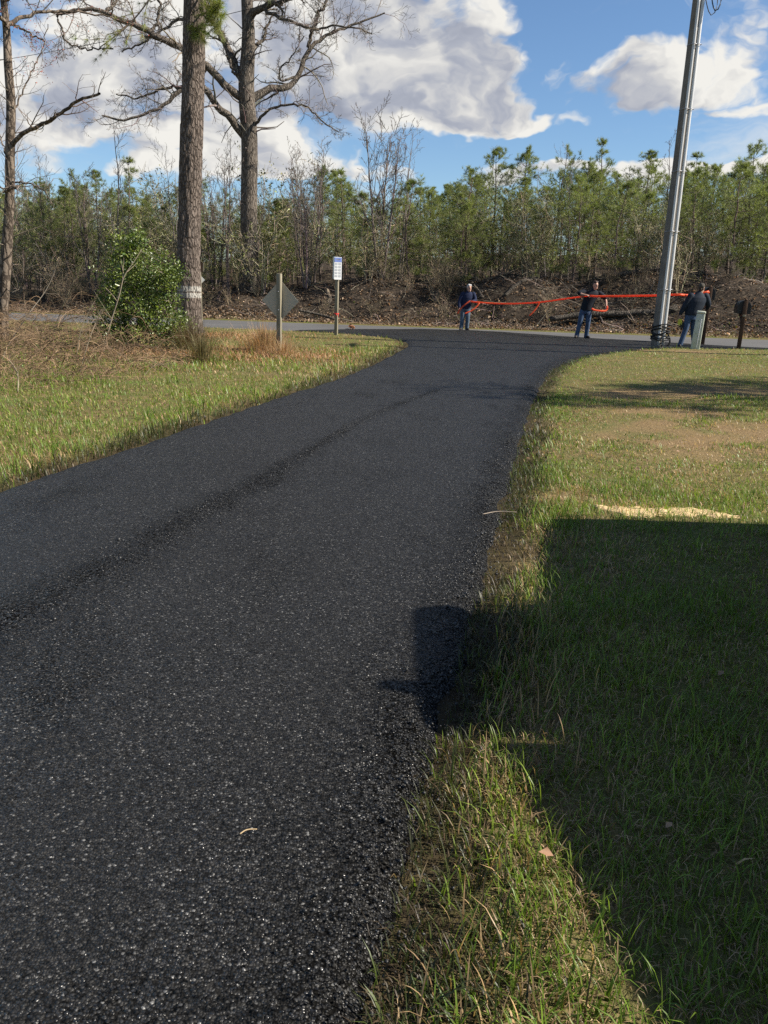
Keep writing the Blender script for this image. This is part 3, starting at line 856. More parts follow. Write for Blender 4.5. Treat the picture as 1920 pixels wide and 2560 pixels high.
random.seed(4)
HERO = [(1520, 348, 42, 3, 'tallest pine on the skyline, spiky top left of the utility pole'),
        (1320, 370, 43, 1, 'pine with a narrow pointed top standing above the gap between the two hose holders'),
        (1245, 372, 44, 0, 'pine with a rounded top rising just right of the bare sapling clump'),
        (1400, 372, 42, 4, 'slender topped pine left of the tallest pine on the skyline'),
        (1470, 405, 41, 5, 'pine crown directly behind the man in the black T-shirt'),
        (1620, 380, 43, 0, 'bushy double topped pine just left of the utility pole'),
        (1745, 378, 41, 3, 'pine crown just right of the utility pole'),
        (1790, 420, 40, 2, 'broad green pine above the man in the cap'),
        (1850, 405, 42, 1, 'pine standing above the mailbox'),
        (1900, 362, 40, 5, 'tall pine at the right edge of the picture'),
        (1175, 425, 40, 2, 'wide bright green pine above the man in the navy sweatshirt'),
        (860, 425, 43, 3, 'open crowned pine right of the notice sign'),
        (800, 415, 46, 1, 'thin pine poking up between the oak and the bare sapling clump'),
        (320, 395, 46, 3, 'thin spire topped pine above the holly bush'),
        (235, 428, 46, 0, 'broad pine left of the spire topped pine'),
        (175, 432, 45, 4, 'bushy pine right of the leaning maple'),
        (95, 455, 44, 5, 'low pine seen behind the maple trunk'),
        (440, 468, 46, 1, 'small pine top peeking left of the big pine trunk'),
        (545, 480, 44, 4, 'pine top between the big pine trunk and the oak'),
        (1060, 470, 42, 0, 'pine with a broken outline left of the bright green pine'),
        (1000, 480, 41, 2, 'dense pine just right of the bare sapling clump')]
for (px, py, Y, v, lab) in HERO:
    p = at(px, py, Y); put_pine(v, p[0], p[1], p[2] - float(ground_z(p[0], p[1])) + .05, random.random() * 6.28, lab)
def beside(px):
    for lim, w in ((60, 'left of the maple'), (250, 'between the maple and the holly bush'), (440, 'above the holly bush'), (610, 'between the painted pine and the oak'), (800, 'above the diamond sign'), (930, 'above the notice sign'),
                   (1110, 'left of the navy sweatshirt man'), (1300, 'above the navy sweatshirt man'), (1420, 'between the left and middle men'), (1540, 'above the middle man'), (1660, 'left of the utility pole'), (1790, 'above the man in the cap')):
        if px < lim: return w
    return 'above the mailbox'


rp = np.random.default_rng(77); spots = []
tries = 0
while len(spots) < 228 and tries < 6000:
    tries += 1
    t = rp.uniform(40.2, 78) if rp.random() < .7 else rp.uniform(39.6, 46); q = rp.uniform(-.52, .55); y = t / (1 + .26 * q); x = q * y
    if all((x - a) ** 2 + (y - b) ** 2 > 1.45 for a, b in spots):
        spots.append((x, y))
for k, (x, y) in enumerate(spots):
    px = 960 + F * x / (y * .965); ytop = np.interp(px, [0, 300, 600, 800, 1000, 1200, 1500, 1920], [455, 465, 500, 470, 475, 432, 415, 405]) + abs(rp.normal()) * 55
    h = max(3.0, at(px, ytop, y)[2] - float(ground_z(x, y)))
    small = (tcoord(x, y) < 42.5) and rp.random() < .45
    if small: h = rp.uniform(2.4, 4.6)
    put_pine(6 if small else int(rp.choice([0, 2, 2, 4, 5, 0, 1, 7])), x, y, h, rp.random() * 6.28,
             ('low bushy front pine of the wood, %s' if small else ('young pine in the front rows of the wood, %s' if tcoord(x, y) < 48 else 'pine deep in the wood, half hidden, %s')) % beside(px),
             ('low front pines ' if small else ('front row pines ' if tcoord(x, y) < 48 else 'deep wood pines ')) + beside(px))


for k in range(42):
    t = rp.uniform(45, 58); q = rp.uniform(-.52, .54); y = t / (1 + .26 * q); x = q * y
    put_pine(int(rp.choice([6, 2, 6])), x, y, rp.uniform(3.2, 6.0), rp.random() * 6.28, 'low pine filling a gap deep inside the wood, ' + beside(960 + F * x / (y * .965)), 'low deep pines ' + beside(960 + F * x / (y * .965)))


# ------------------------------------------------------------------ bare saplings and trees of the wood
def bare_tree_mesh(seed, H, r0, nst=1, up=.5, col=(.16, .135, .115), lean=.05, n1=12, n2=6, n3=4, ang=38, th=1.0):
    r = np.random.default_rng(seed); tm, wm = MB(), MB()
    St = []; Rd = []
    K = 12; z = np.linspace(0, 1, K)
    for s in range(nst):
        a = r.random() * 6.28; ln = lean * (1 + r.random()); hh = H * (1 if s == 0 else r.uniform(.75, .98))
        x = np.cos(a) * (z * ln * hh + .12 * s) + np.cumsum(r.normal(size=K)) * .03 * H / 8; y = np.sin(a) * (z * ln * hh + .1 * s) + np.cumsum(r.normal(size=K)) * .03 * H / 8
        St.append(np.stack([x, y, z * hh], 1)); Rd.append(r0 * (1 - z) ** .85 + .006)
    St, Rd = np.array(St), np.array(Rd)
    tm.tubes(St, Rd, 6, jitcol(r, col, nst, .15))
    A, AR = grow(r, St, Rd, n1, .22, .97, .28, ang, 6, .12, up, .5, .3)
    B, BR = grow(r, A, AR, n2, .2, 1, .42, 40, 5, .14, up * .6, .55, .35, .004)
    wm.tubes(A, AR, 4, jitcol(r, col, len(A), .2)); wm.tubes(B, np.maximum(BR, .007 * th), 3, jitcol(r, col, len(B), .2))
    if n3:
        Cc, CR = grow(r, B, BR, n3, .2, 1, .45, 38, 3, .15, .1, .6, .5, .0035)
        wm.strips(Cc, np.maximum(CR, .006 * th), jitcol(r, np.array(col) * 1.05, len(Cc), .2), seed)
    return tm.mesh('trunk', True), wm.mesh('twigs')


BV = [bare_tree_mesh(301, 8.0, .07, 4, .8, (.15, .125, .105), .075, 15, 6, 4, 32, 1.4), bare_tree_mesh(302, 8.0, .055, 1, .6, (.20, .18, .16)), bare_tree_mesh(303, 8.0, .05, 2, .6, (.15, .12, .10)), bare_tree_mesh(304, 8.0, .045, 1, .35, (.22, .19, .16), .1)]


def put_bare(v, x, y, h, rot, label, group=None):
    t = thing('bare_tree', label, 'tree', (x, y, float(ground_z(x, y)) - .05), group)
    s = h / 8.0; t.scale = (s, s, s); t.rotation_euler = (0, 0, rot)
    link('trunk', BV[v][0], MAT['twig'], t, (0, 0, 0)); link('twigs', BV[v][1], MAT['twig'], t, (0, 0, 0))


for (px, py, Y, v, rot, lab) in [(955, 282, 39.5, 0, 1.0, 'tall clump of bare grey stems right of the notice sign'),
                                 (1010, 320, 41, 1, 2.0, 'bare slender tree beside the clump of grey stems'),
                                 (278, 300, 43, 1, .3, 'thin bare tree above the holly bush'),
                                 (560, 345, 40, 2, 4.0, 'bare crooked tree between the big pine trunk and the oak'),
                                 (745, 395, 42, 2, 1.1, 'bare tree just right of the oak trunk'),
                                 (1190, 385, 45, 3, 2.2, 'wispy bare tree rising above the pines left of centre'),
                                 (1440, 380, 40, 1, 3.0, 'pale bare tree with thin stems behind the middle man'),
                                 (1385, 430, 39.5, 3, 5.2, 'pale leaning sapling left of the middle man'),
                                 (1700, 345, 44, 2, 1.4, 'bare tree partly hidden by the utility pole'),
                                 (1860, 420, 40, 1, .6, 'bare sapling standing above the mailbox')]:
    p = at(px, py, Y); put_bare(v, p[0], p[1], p[2] - float(ground_z(p[0], p[1])), rot, lab)
for k in range(34):
    t = rp.uniform(39.0, 46); x = rp.uniform(-.55, .55) * t; y = t - .26 * x
    put_bare(int(rp.integers(0, 4)), x, y, rp.uniform(3.2, 6.6), rp.random() * 6.28, 'bare sapling in the undergrowth at the wood edge, ' + beside(960 + F * x / (y * .965)), 'bare saplings ' + beside(960 + F * x / (y * .965)))


# ------------------------------------------------------------------ undergrowth along the bank
def shrub_arrays(seed, H, col, leafy):
    r = np.random.default_rng(seed); mb = MB(); n = 8; K = 5
    a = r.random(n) * 6.28; ln = r.uniform(.1, .55, n); z = np.linspace(0, 1, K)
    hh = H * r.uniform(.6, 1.1, n)
    St = np.stack([np.cos(a)[:, None] * (.15 + ln[:, None] * z[None] ** 1.4 * hh[:, None]), np.sin(a)[:, None] * (.15 + ln[:, None] * z[None] ** 1.4 * hh[:, None]), z[None] * hh[:, None]], -1)
    St = St + r.normal(size=St.shape) * .05 * np.arange(K)[None, :, None] / K * H
    Rd = np.linspace(.016, .006, K)[None].repeat(n, 0)
    mb.tubes(St, Rd, 3, jitcol(r, col, n, .3))
    A, AR = grow(r, St, Rd, 8, .15, 1, .4, 48, 4, .2, .25, .6, .5, .005); mb.tubes(A, AR, 3, jitcol(r, col, len(A), .3))
    B, BR = grow(r, A, AR, 6, .1, 1, .5, 45, 3, .2, .1, .7, .7, .006); mb.strips(B, BR, jitcol(r, col, len(B), .35), seed)
    if leafy > 0:
        m = int(len(B) * leafy); idx = r.integers(0, len(B), m); P = B[idx, r.integers(0, 3, m)] + r.normal(size=(m, 3)) * .04
        leaves(mb, P, r.normal(size=(m, 3)) + np.array([0, 0, .6]), .075 * np.exp(r.normal(size=m) * .3), jitcol(r, (.15, .155, .055), m, .35), r)
    V, T, Q, C = mb.arrays(); return V, T, Q, C


SHR = [shrub_arrays(401, 2.9, (.31, .25, .165), 1.4), shrub_arrays(402, 2.4, (.33, .26, .17), .3), shrub_arrays(403, 3.4, (.28, .235, .155), 2.2), shrub_arrays(404, 2.0, (.35, .27, .18), .0), shrub_arrays(405, 2.7, (.30, .255, .17), 1.6)]
ub = MB()
ru = np.random.default_rng(55)
for k in range(205):
    t = ru.uniform(39.0, 60) if k % 3 else ru.uniform(38.4, 41); x = ru.uniform(-.56, .56) * t; y = t - .26 * x
    if k % 5 == 0: x = ru.uniform(0, 26); t = ru.uniform(44, 53); y = t - .26 * x
    low = k >= 140
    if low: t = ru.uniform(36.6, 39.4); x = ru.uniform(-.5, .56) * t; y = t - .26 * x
    elif x > -2 and ru.random() < .35: continue
    V, T, Q, C = SHR[int(ru.integers(0, 5)) if not low else int(ru.choice([1, 3]))]; a = ru.random() * 6.28
    s = ru.uniform(.28, .75) if low else ru.uniform(.6, 1.25) * (1.25 if x < -4 else .85) * (1 + .35 * (t > 44))
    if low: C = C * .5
    R = np.array([[math.cos(a), -math.sin(a), 0], [math.sin(a), math.cos(a), 0], [0, 0, 1]])
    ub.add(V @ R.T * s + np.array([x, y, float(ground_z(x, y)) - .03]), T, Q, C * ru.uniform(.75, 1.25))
tag(ub.build('undergrowth', MAT['twig_leaf'] if 'twig_leaf' in MAT else MAT['twig']), 'tangled brown undergrowth filling the edge of the wood', 'undergrowth', kind='stuff')


# ------------------------------------------------------------------ dead leaves and sticks
def litter():
    r = np.random.default_rng(66); mb = MB()
    n = 52000; t = 35.0 + 5.5 * r.random(n) ** .9; x = r.uniform(-.56, .56, n) * t; y = t - .26 * x
    keep = r.random(n) < .25 + 1.1 * vnoise(x, y, .8, 5); x, y = x[keep], y[keep]; n = len(x)
    w = r.random((n, 1)); C = (np.array([.27, .195, .125]) * w + np.array([.12, .082, .054]) * (1 - w)) * np.exp(r.normal(size=(n, 1)) * .4)
    k = (tcoord(x, y) < 36.8) | (r.random(n) < .3); x, y, C = x[k], y[k], C[k]; n = len(x)
    P = np.stack([x, y, ground_z(x, y) + r.uniform(0, .05, n)], 1)
    leaves(mb, P, r.normal(size=(n, 3)) * .55 + np.array([0, -.25, 1]), .085 * np.exp(r.normal(size=n) * .3), C, r, .7, .5)
    tag(mb.build('leaf_litter', MAT['dead_leaf']), 'brown dead leaves scattered over the bank behind the road', 'leaves', kind='stuff')
    # sticks and cut brush on the bank
    sb = MB(); n = 2400; t = 35.6 + 4.6 * r.random(n); x = r.uniform(-.55, .56, n) * t; y = t - .26 * x
    den = r.random(n) < np.where(x > 2, .95, .4); x, y = x[den], y[den]; n = len(x)
    a = r.random(n) * 6.28; e = np.abs(r.normal(size=n) * .3); L = np.minimum(np.exp(r.normal(size=n) * .5) * .7, 1.4)
    d = np.stack([np.cos(a) * np.cos(e), np.sin(a) * np.cos(e) * .8, np.sin(e)], 1); u = np.linspace(0, 1, 4)
    P = np.stack([x, y, ground_z(x, y) + .03], 1)[:, None] + d[:, None] * (u[None, :, None] * L[:, None, None]) + r.normal(size=(n, 4, 3)) * .035
    sb.tubes(P, np.minimum(np.exp(r.normal(size=n) * .4) * .010, .02)[:, None] * np.linspace(1, .5, 4)[None], 3, jitcol(r, (.17, .14, .11), n, .3))
    tag(sb.build('fallen_sticks', MAT['twig']), 'grey sticks and cut brush strewn across the bank', 'sticks', kind='stuff')


litter()


MAT['log_bark'] = mat('log_bark', m_bark((.03, .025, .02), (.155, .132, .105), 16.0, 6.0, None, .02))


def log_thing(name, label, pts, Y, r0, r1, col=(.22, .19, .155), cat='log', branches=0, seed=1):
    r = np.random.default_rng(seed)
    P = smooth_line(np.array([at(a, b, Y + dy) for (a, b, dy) in pts]), 22)
    P[:, 2] = np.maximum(P[:, 2], ground_z(P[:, 0], P[:, 1]) + r0 * .4)
    t = thing(name, label, cat, P[0])
    mb = MB(); Rr = np.linspace(r0, r1, 22) * (1 + r.normal(size=22) * .06)
    mb.tubes(P, Rr, 9, jitcol(r, col, 1, .1), cap=True); mb.build('stem', MAT['log_bark'], t, True)
    if branches:
        A, AR = grow(r, P[None], Rr[None], branches, .2, 1, .3, 55, 5, .2, .1, .4, .3); B, BR = grow(r, A, AR, 4, .2, 1, .5, 45, 4, .2, 0, .6, .4)
        bb = MB(); bb.tubes(A, AR, 4, jitcol(r, col, len(A))); bb.tubes(B, BR, 3, jitcol(r, col, len(B))); bb.build('branch', MAT['twig'], t)
    return t


log_thing('fallen_log', 'long grey fallen log lying at the foot of the bank behind the middle man', [(1376, 798, 0), (1454, 786, .1), (1560, 784, .1), (1627, 787, 0), (1690, 798, -.2)], 34.6, .115, .14, (.105, .09, .072), branches=2, seed=2)
log_thing('fallen_branch', 'thin pale branch lying on the bank above the long fallen log', [(1500, 778, 0), (1600, 774, 0), (1690, 766, 0)], 35.6, .05, .03, (.26, .23, .19), branches=4, seed=3)
log_thing('fallen_log', 'dark fallen log on the upper bank left of the utility pole', [(1540, 712, 0), (1640, 708, 0), (1760, 706, 0)], 37.0, .13, .1, (.09, .075, .06), seed=4)
log_thing('fallen_log', 'splintered pale log leaning down the bank right of the navy sweatshirt', [(1262, 738, 0), (1300, 718, .5), (1345, 697, 1.0)], 36.5, .07, .1, (.24, .20, .155), branches=3, seed=5)
log_thing('fallen_branch', 'dark branch on the leaves left of the notice sign post', [(748, 776, 0), (790, 784, 0), (835, 797, -.2)], 36.0, .05, .06, (.10, .085, .07), seed=6)
log_thing('fallen_branch', 'crooked pale branch on the bank behind the mailbox', [(1770, 765, 0), (1800, 775, 0), (1830, 762, 0)], 35.5, .025, .03, (.2, .17, .135), branches=3, seed=7)
log_thing('fallen_branch', 'slanting bare stem leaning across the bank right of the notice sign', [(985, 755, 0), (960, 715, .2), (915, 650, .5)], 38.0, .014, .008, (.16, .135, .11), branches=3, seed=8)


def stump(label, px, py, Y, h, r0, seed):
    r = np.random.default_rng(seed); p = at(px, py, Y); gz = float(ground_z(p[0], p[1])) - .1
    t = thing('tree_stump', label, 'stump', (p[0], p[1], gz))
    n = 12; an = np.linspace(0, 6.283, n, endpoint=False); V = []
    for k, (z, m) in enumerate([(0, 1.5), (.25, 1.05), (.6, .9), (1.0, .8)]):
        jag = r.uniform(.3, 1.5, n) if k == 3 else 1 + r.normal(size=n) * .08
        V.append(np.stack([np.cos(an) * r0 * m * (1 + r.normal(size=n) * .1), np.sin(an) * r0 * m * (1 + r.normal(size=n) * .1), z * h * jag], 1))
    V.append(np.array([[0, 0, h * .45]])); V = np.concatenate(V)
    Q = [(k * n + i, k * n + (i + 1) % n, (k + 1) * n + (i + 1) % n, (k + 1) * n + i) for k in range(3) for i in range(n)]
    T = [(3 * n + i, 3 * n + (i + 1) % n, 4 * n) for i in range(n)]
    C = np.repeat([[.07, .056, .044]], len(V), 0); C[3 * n:] = (.17, .135, .095); V[:, 0] += V[:, 2] * r.normal() * .35
    MB().add(V, T, Q, C).build('stump', MAT['twig'], t, loc=(0, 0, 0))


stump('broken pale stump at the crest of the bank left of the navy sweatshirt', 1090, 722, 38.0, .5, .17, 1)
stump('splintered stump top on the bank just right of the navy sweatshirt', 1205, 725, 37.0, .4, .1, 2)
stump('short dark stump on the bank right of the notice sign', 825, 725, 38.5, .45, .13, 3)


# ------------------------------------------------------------------ big oak
def limb(pts, Y, px_r):
    """polyline through picture points (x, y, depth offset) with radii in picture pixels"""
    P = np.array([at(a, b, Y + d) for (a, b, d) in pts]); rr = np.linspace(px_r[0], px_r[1], len(P)) * Y / F if len(px_r) == 2 else np.array(px_r) * Y / F
    Q = smooth_line(np.concatenate([P, rr[:, None]], 1), 26)
    return Q[:, :3], Q[:, 3]


def oak():
    r = np.random.default_rng(808); Y = 41.0
    tr, trr = limb([(624, 720, 0), (623, 600, 0), (622, 500, 0), (625, 350, 0), (617, 260, 0), (615, 200, 0), (620, 140, 0), (622, 80, 0), (617, 0, 0), (612, -150, .3), (610, -400, .3)], Y, (26, 21, 19.5, 19, 19, 18, 16, 14.5, 13, 11, 5))
    gz = float(ground_z(tr[0, 0], tr[0, 1])); tr[0, 2] = gz - .2
    t = thing('oak_tree', 'huge bare oak with crooked spreading limbs behind the road', 'tree', (tr[0, 0], tr[0, 1], gz))
    m = MB(); m.tubes(tr, trr, 14); m.build('trunk', MAT['oak_bark'], t, True)
    L = [limb(*a) for a in [
        ([(612, 248, 0), (590, 237, -.2), (521, 168, -.8), (457, 121, -1.2), (376, 81, -1.6), (312, 52, -1.8), (266, 29, -2), (205, 22, -2), (145, 35, -2.2)], Y, (10, 3)),
        ([(615, 345, 0), (600, 325, -.1), (579, 300, -.3), (544, 269, -.6), (519, 231, -.8), (500, 212, -1), (478, 208, -1.2), (457, 223, -1.3), (428, 249, -1.5), (399, 275, -1.6), (315, 304, -1.8), (255, 289, -2)], Y, (10, 1.8)),
        ([(500, 212, -1), (457, 214, -.6), (405, 220, -.2), (347, 249, .2), (290, 235, .5)], Y, (4, 1.4)),
        ([(610, 215, 0), (602, 200, 0), (584, 150, .4), (555, 92, .8), (520, 35, 1.2), (503, -40, 1.5)], Y, (10, 6)),
        ([(616, 262, 0), (640, 240, .2), (665, 223, .5), (718, 220, .9), (744, 191, 1.2), (768, 133, 1.5), (777, 110, 1.6), (822, 87, 1.8), (897, 52, 2.2), (962, 32, 2.4)], Y, (10, 1.6)),
        ([(770, 118, 1.5), (781, 69, 1.2), (810, 17, 1.0), (832, -50, .8)], Y, (4.5, 2.5)),
        ([(632, 318, 0), (645, 300, -.2), (665, 278, -.4), (718, 260, -.8), (775, 266, -1.2), (810, 308, -1.5), (848, 330, -1.7)], Y, (4, 1)),
        ([(622, 50, 0), (640, 28, -.3), (665, 12, -.5), (723, -4, -.8), (800, -30, -1)], Y, (9, 5)),
        ([(655, 20, -.4), (674, 36, -.6), (723, 52, -1.1), (781, 75, -1.6), (845, 60, -2), (930, 85, -2.2)], Y, (4.5, 1.4)),
        ([(628, 125, 0), (645, 105, .4), (665, 98, .8), (664, 60, 1), (690, 30, 1.2)], Y, (4.5, 2)),
        ([(520, 35, 1.2), (463, 40, 1.4), (405, 75, 1.6), (350, 110, 1.8), (305, 130, 2)], Y, (4.5, 1.6)),
        ([(600, 195, 0), (585, 180, -.2), (574, 160, -.2), (566, 120, -.3), (545, 60, -.4)], Y, (4, 2)),
        ([(744, 191, 1.2), (715, 200, 1.0), (697, 205, .8), (700, 170, .6), (735, 140, .5), (760, 90, .4)], Y, (3, 1)),
        ([(155, 36, -2.2), (139, 33, -2.2), (150, 70, -2.2), (168, 110, -2), (214, 124, -1.8), (283, 122, -1.6)], Y, (2.6, 1.6)),
        ([(376, 81, -1.6), (395, 60, -1.4), (400, 10, -1.2), (390, -40, -1)], Y, (4, 2)),
        ([(266, 29, -2), (290, 10, -1.5), (300, -40, -1)], Y, (3.5, 2)),
        ([(612, -60, .2), (680, -100, .8), (760, -160, 1.2)], Y, (8, 3)), ([(612, -100, .2), (540, -140, -.6), (450, -170, -1)], Y, (8, 3))]]
    for P, Rr in L:
        P[1:-1] += r.normal(size=P[1:-1].shape) * .035
        lm = MB(); lm.tubes(P, Rr, 8); lm.build('limb', MAT['oak_bark'], t, True)
    P = np.array([a for a, _ in L]); Rr = np.array([b for _, b in L])
    col = (.17, .14, .115)
    A, AR = grow(r, P, Rr, 15, .2, 1, .27, 52, 7, .26, .12, .38, .3, .011)
    B, BR = grow(r, A, AR, 6, .15, 1, .48, 48, 5, .24, .10, .55, .4, .006)
    Cc, CR = grow(r, B, BR, 7, .12, 1, .55, 45, 4, .22, .12, .6, .5, .0055)
    tb, tbr = grow(r, tr[None, 8:22], trr[None, 8:22], 40, 0, 1, .16, 70, 5, .25, .2, .12, .3, .006)
    m = MB(); m.tubes(A, AR, 5, jitcol(r, col, len(A), .15)); m.tubes(B, BR, 3, jitcol(r, col, len(B), .2)); m.strips(Cc, np.maximum(CR, .0062), jitcol(r, col, len(Cc), .25)); m.tubes(tb, tbr, 4, jitcol(r, col, len(tb), .2))
    m.build('twigs', MAT['twig'], t)


oak()


# ------------------------------------------------------------------ tall pine trunk with the painted band
def big_pine():
    r = np.random.default_rng(9); Y = 25.6
    C = np.array([at(a, b, Y) for (a, b) in [(474, 838), (474, 800), (472, 720), (472, 600), (476, 450), (480, 300), (484, 150), (487, 0), (490, -200), (492, -600)]])
    pr = np.array([34, 29, 27.5, 26.5, 26, 25.5, 25, 23.5, 20, 13]) * Y / F
    n = 330; Q = smooth_line(np.concatenate([C, pr[:, None]], 1), n); gz = float(ground_z(Q[0, 0], Q[0, 1])); Q[0, 2] = gz - .15
    t = thing('pine_tree', 'tall pine trunk with a white painted band beside the holly bush', 'tree', (Q[0, 0], Q[0, 1], gz))
    sides = 56; an = np.linspace(0, 6.2832, sides, endpoint=False); s = np.r_[0, np.cumsum(np.linalg.norm(np.diff(Q[:, :3], axis=0), axis=1))]
    S2, A2 = np.meshgrid(s, an, indexing='ij')
    # bark plates: cells stretched along the trunk
    cx = A2 * 3.4 + (fbm(A2 * 3, S2 * 2, 1, 3, 3) - .5) * 1.2; cz = S2 * 4.0 + (fbm(A2 * 3, S2 * 2, 1, 3, 9) - .5) * 1.5
    h = np.abs(fbm(cx, cz * .45, 1.0, 2, 4) - .5) * 2
    rad = Q[:, 3][:, None] * (1 + .10 * (np.clip(h * 2.6, 0, 1) - .6) + .02 * (fbm(A2, S2, 3, 2, 7) - .5))
    flare = 1 + .35 * np.exp(-S2 / .25) * (.6 + .4 * np.sin(A2 * 5))
    rad = rad * flare
    V = np.stack([Q[:, None, 0] + np.cos(an)[None] * rad, Q[:, None, 1] + np.sin(an)[None] * rad, np.repeat(Q[:, 2:3], sides, 1)], -1).reshape(-1, 3)
    k = (np.arange(n - 1) * sides)[:, None]; q = np.arange(sides)[None]; q2 = (q + 1) % sides
    MB().add(V, None, np.stack([k + q, k + q2, k + sides + q2, k + sides + q], -1).reshape(-1, 4)).build('trunk', MAT['pine_bark'], t, True)
    # needle sprays near the top of the picture and the crown above it
    nm, bm_ = MB(), MB()
    def spray(pts, Yd, cnt, ln=.24):
        P, Rr = limb(pts, Yd, (2.2, 1.0)); bm_.tubes(P, Rr, 5, np.array([[.10, .08, .06]]))
        A, AR = grow(r, P[None], Rr[None], cnt, .3, 1, .3, 45, 4, .15, .2, .6, .5); bm_.tubes(A, AR, 4, jitcol(r, (.12, .09, .06), len(A)))
        for f in (1, 2, 3):
            d = A[:, f] - A[:, f - 1]; d /= np.linalg.norm(d, axis=1, keepdims=True); nn = len(d)
            needles(nm, A[:, f], d, 52, ln, .0045, jitcol(r, (.27, .285, .085), nn, .2), r, .5)
    spray([(492, 40, 0), (508, 36, -.5), (530, 26, -.8), (550, 12, -1)], Y, 26)
    spray([(490, -30, 0), (515, -10, -.4), (540, 20, -.8), (548, 66, -1)], Y, 26)
    spray([(486, 60, 0), (494, 74, -.4), (505, 88, -.6)], Y, 12)
    spray([(484, -60, 0), (400, -40, -.5), (330, 60, -1), (250, 118, -1.3)], Y, 10, .2)
    for k in range(26):
        zf = r.uniform(-560, -120); sx = r.choice([-1, 1]) * r.uniform(60, 240); spray([(491, zf, 0), (491 + sx * .5, zf - 20, r.normal() * 1.2), (491 + sx, zf + 10, r.normal() * 2.4)], Y, 12)
    bm_.build('branches', MAT['twig'], t); nm.build('needles', MAT['needle'], t)


big_pine()


# ------------------------------------------------------------------ crooked maple at the left edge
def maple():
    r = np.random.default_rng(31); Y = 21.9
    tr, trr = limb([(4, 880, 0), (8, 843, 0), (8, 766, 0), (15, 650, 0), (22, 553, 0), (25, 476, 0), (25, 359, 0), (29, 249, 0), (20, 174, 0), (17, 69, .1), (6, -20, .1), (-10, -150, .2)], Y, (17, 13.5, 12, 14, 11.5, 11, 11, 10.5, 9.5, 8.5, 7, 4))
    gz = float(ground_z(tr[0, 0], tr[0, 1])); tr[0, 2] = gz - .1
    t = thing('maple_tree', 'leaning bare maple with red buds at the left edge of the picture', 'tree', (tr[0, 0], tr[0, 1], gz))
    m = MB(); m.tubes(tr, trr, 12); m.build('trunk', MAT['maple_bark'], t, True)
    L = [limb(*a) for a in [
        ([(25, 375, 0), (38, 352, -.1), (75, 321, -.4), (139, 298, -.8), (191, 249, -1.2), (249, 234, -1.6)], Y, (6, 2.6)),
        ([(16, 70, 0), (35, 52, .2), (70, 38, .5), (110, 26, .8), (190, 29, 1.2), (270, 40, 1.6), (330, 60, 2)], Y, (5.5, 1)),
        ([(14, 60, 0), (-10, 30, -.4), (-60, 0, -1), (-120, -40, -1.4)], Y, (5, 2)),
        ([(28, 60, .1), (60, 75, -.3), (95, 95, -.7), (112, 104, -1)], Y, (2.6, 1)),
        ([(8, 480, 0), (30, 470, -.5), (62, 462, -.8), (-20, 470, -1)], Y, (3, 2)),
        ([(30, 455, -.1), (75, 458, -.4), (118, 478, -.6), (126, 510, -.7)], Y, (2.2, 1)),
        ([(10, 720, 0), (30, 730, -.3), (60, 700, -.6), (110, 640, -1)], Y, (1.6, .8)),
        ([(26, 300, 0), (60, 220, .4), (95, 150, .8), (120, 60, 1)], Y, (2.2, .9)), ([(24, 420, 0), (0, 340, .3), (-10, 260, .6)], Y, (2, 1)),
        ([(10, 0, 0), (60, -20, -.5), (140, -10, -1), (230, -40, -1.4)], Y, (4, 1.5))]]
    for P, Rr in L:
        P[1:-1] += r.normal(size=P[1:-1].shape) * .018
        lm = MB(); lm.tubes(P, Rr, 7); lm.build('limb', MAT['maple_bark'], t, True)
    P = np.array([a for a, _ in L]); Rr = np.array([b for _, b in L])
    A, AR = grow(r, P, Rr, 11, .2, 1, .3, 46, 6, .16, .25, .4, .3, .005); B, BR = grow(r, A, AR, 5, .2, 1, .45, 42, 4, .16, .2, .6, .5, .003)
    tb, tbr = grow(r, tr[None, 6:22], trr[None, 6:22], 34, 0, 1, .2, 58, 6, .14, .35, .1, .3, .005); T2, T2r = grow(r, tb, tbr, 5, .2, 1, .4, 42, 4, .15, .2, .6, .5, .003)
    col = (.17, .135, .105); m = MB()
    for (a, b, s) in ((A, AR, 4), (B, BR, 3), (tb, tbr, 4), (T2, T2r, 3)): m.tubes(a, np.maximum(b, .0034), s, jitcol(r, col, len(a), .2))
    m.build('twigs', MAT['twig'], t)
    bm_ = MB(); E = B[:, -1]; E = E[(E[:, 2] > 6.0)]; E = np.repeat(E, 2, 0) + r.normal(size=(len(E) * 2, 3)) * .04
    leaves(bm_, E, r.normal(size=E.shape), .04, jitcol(r, (.33, .10, .06), len(E), .3), r, .7)
    bm_.build('buds', MAT['dead_leaf'], t)


maple()


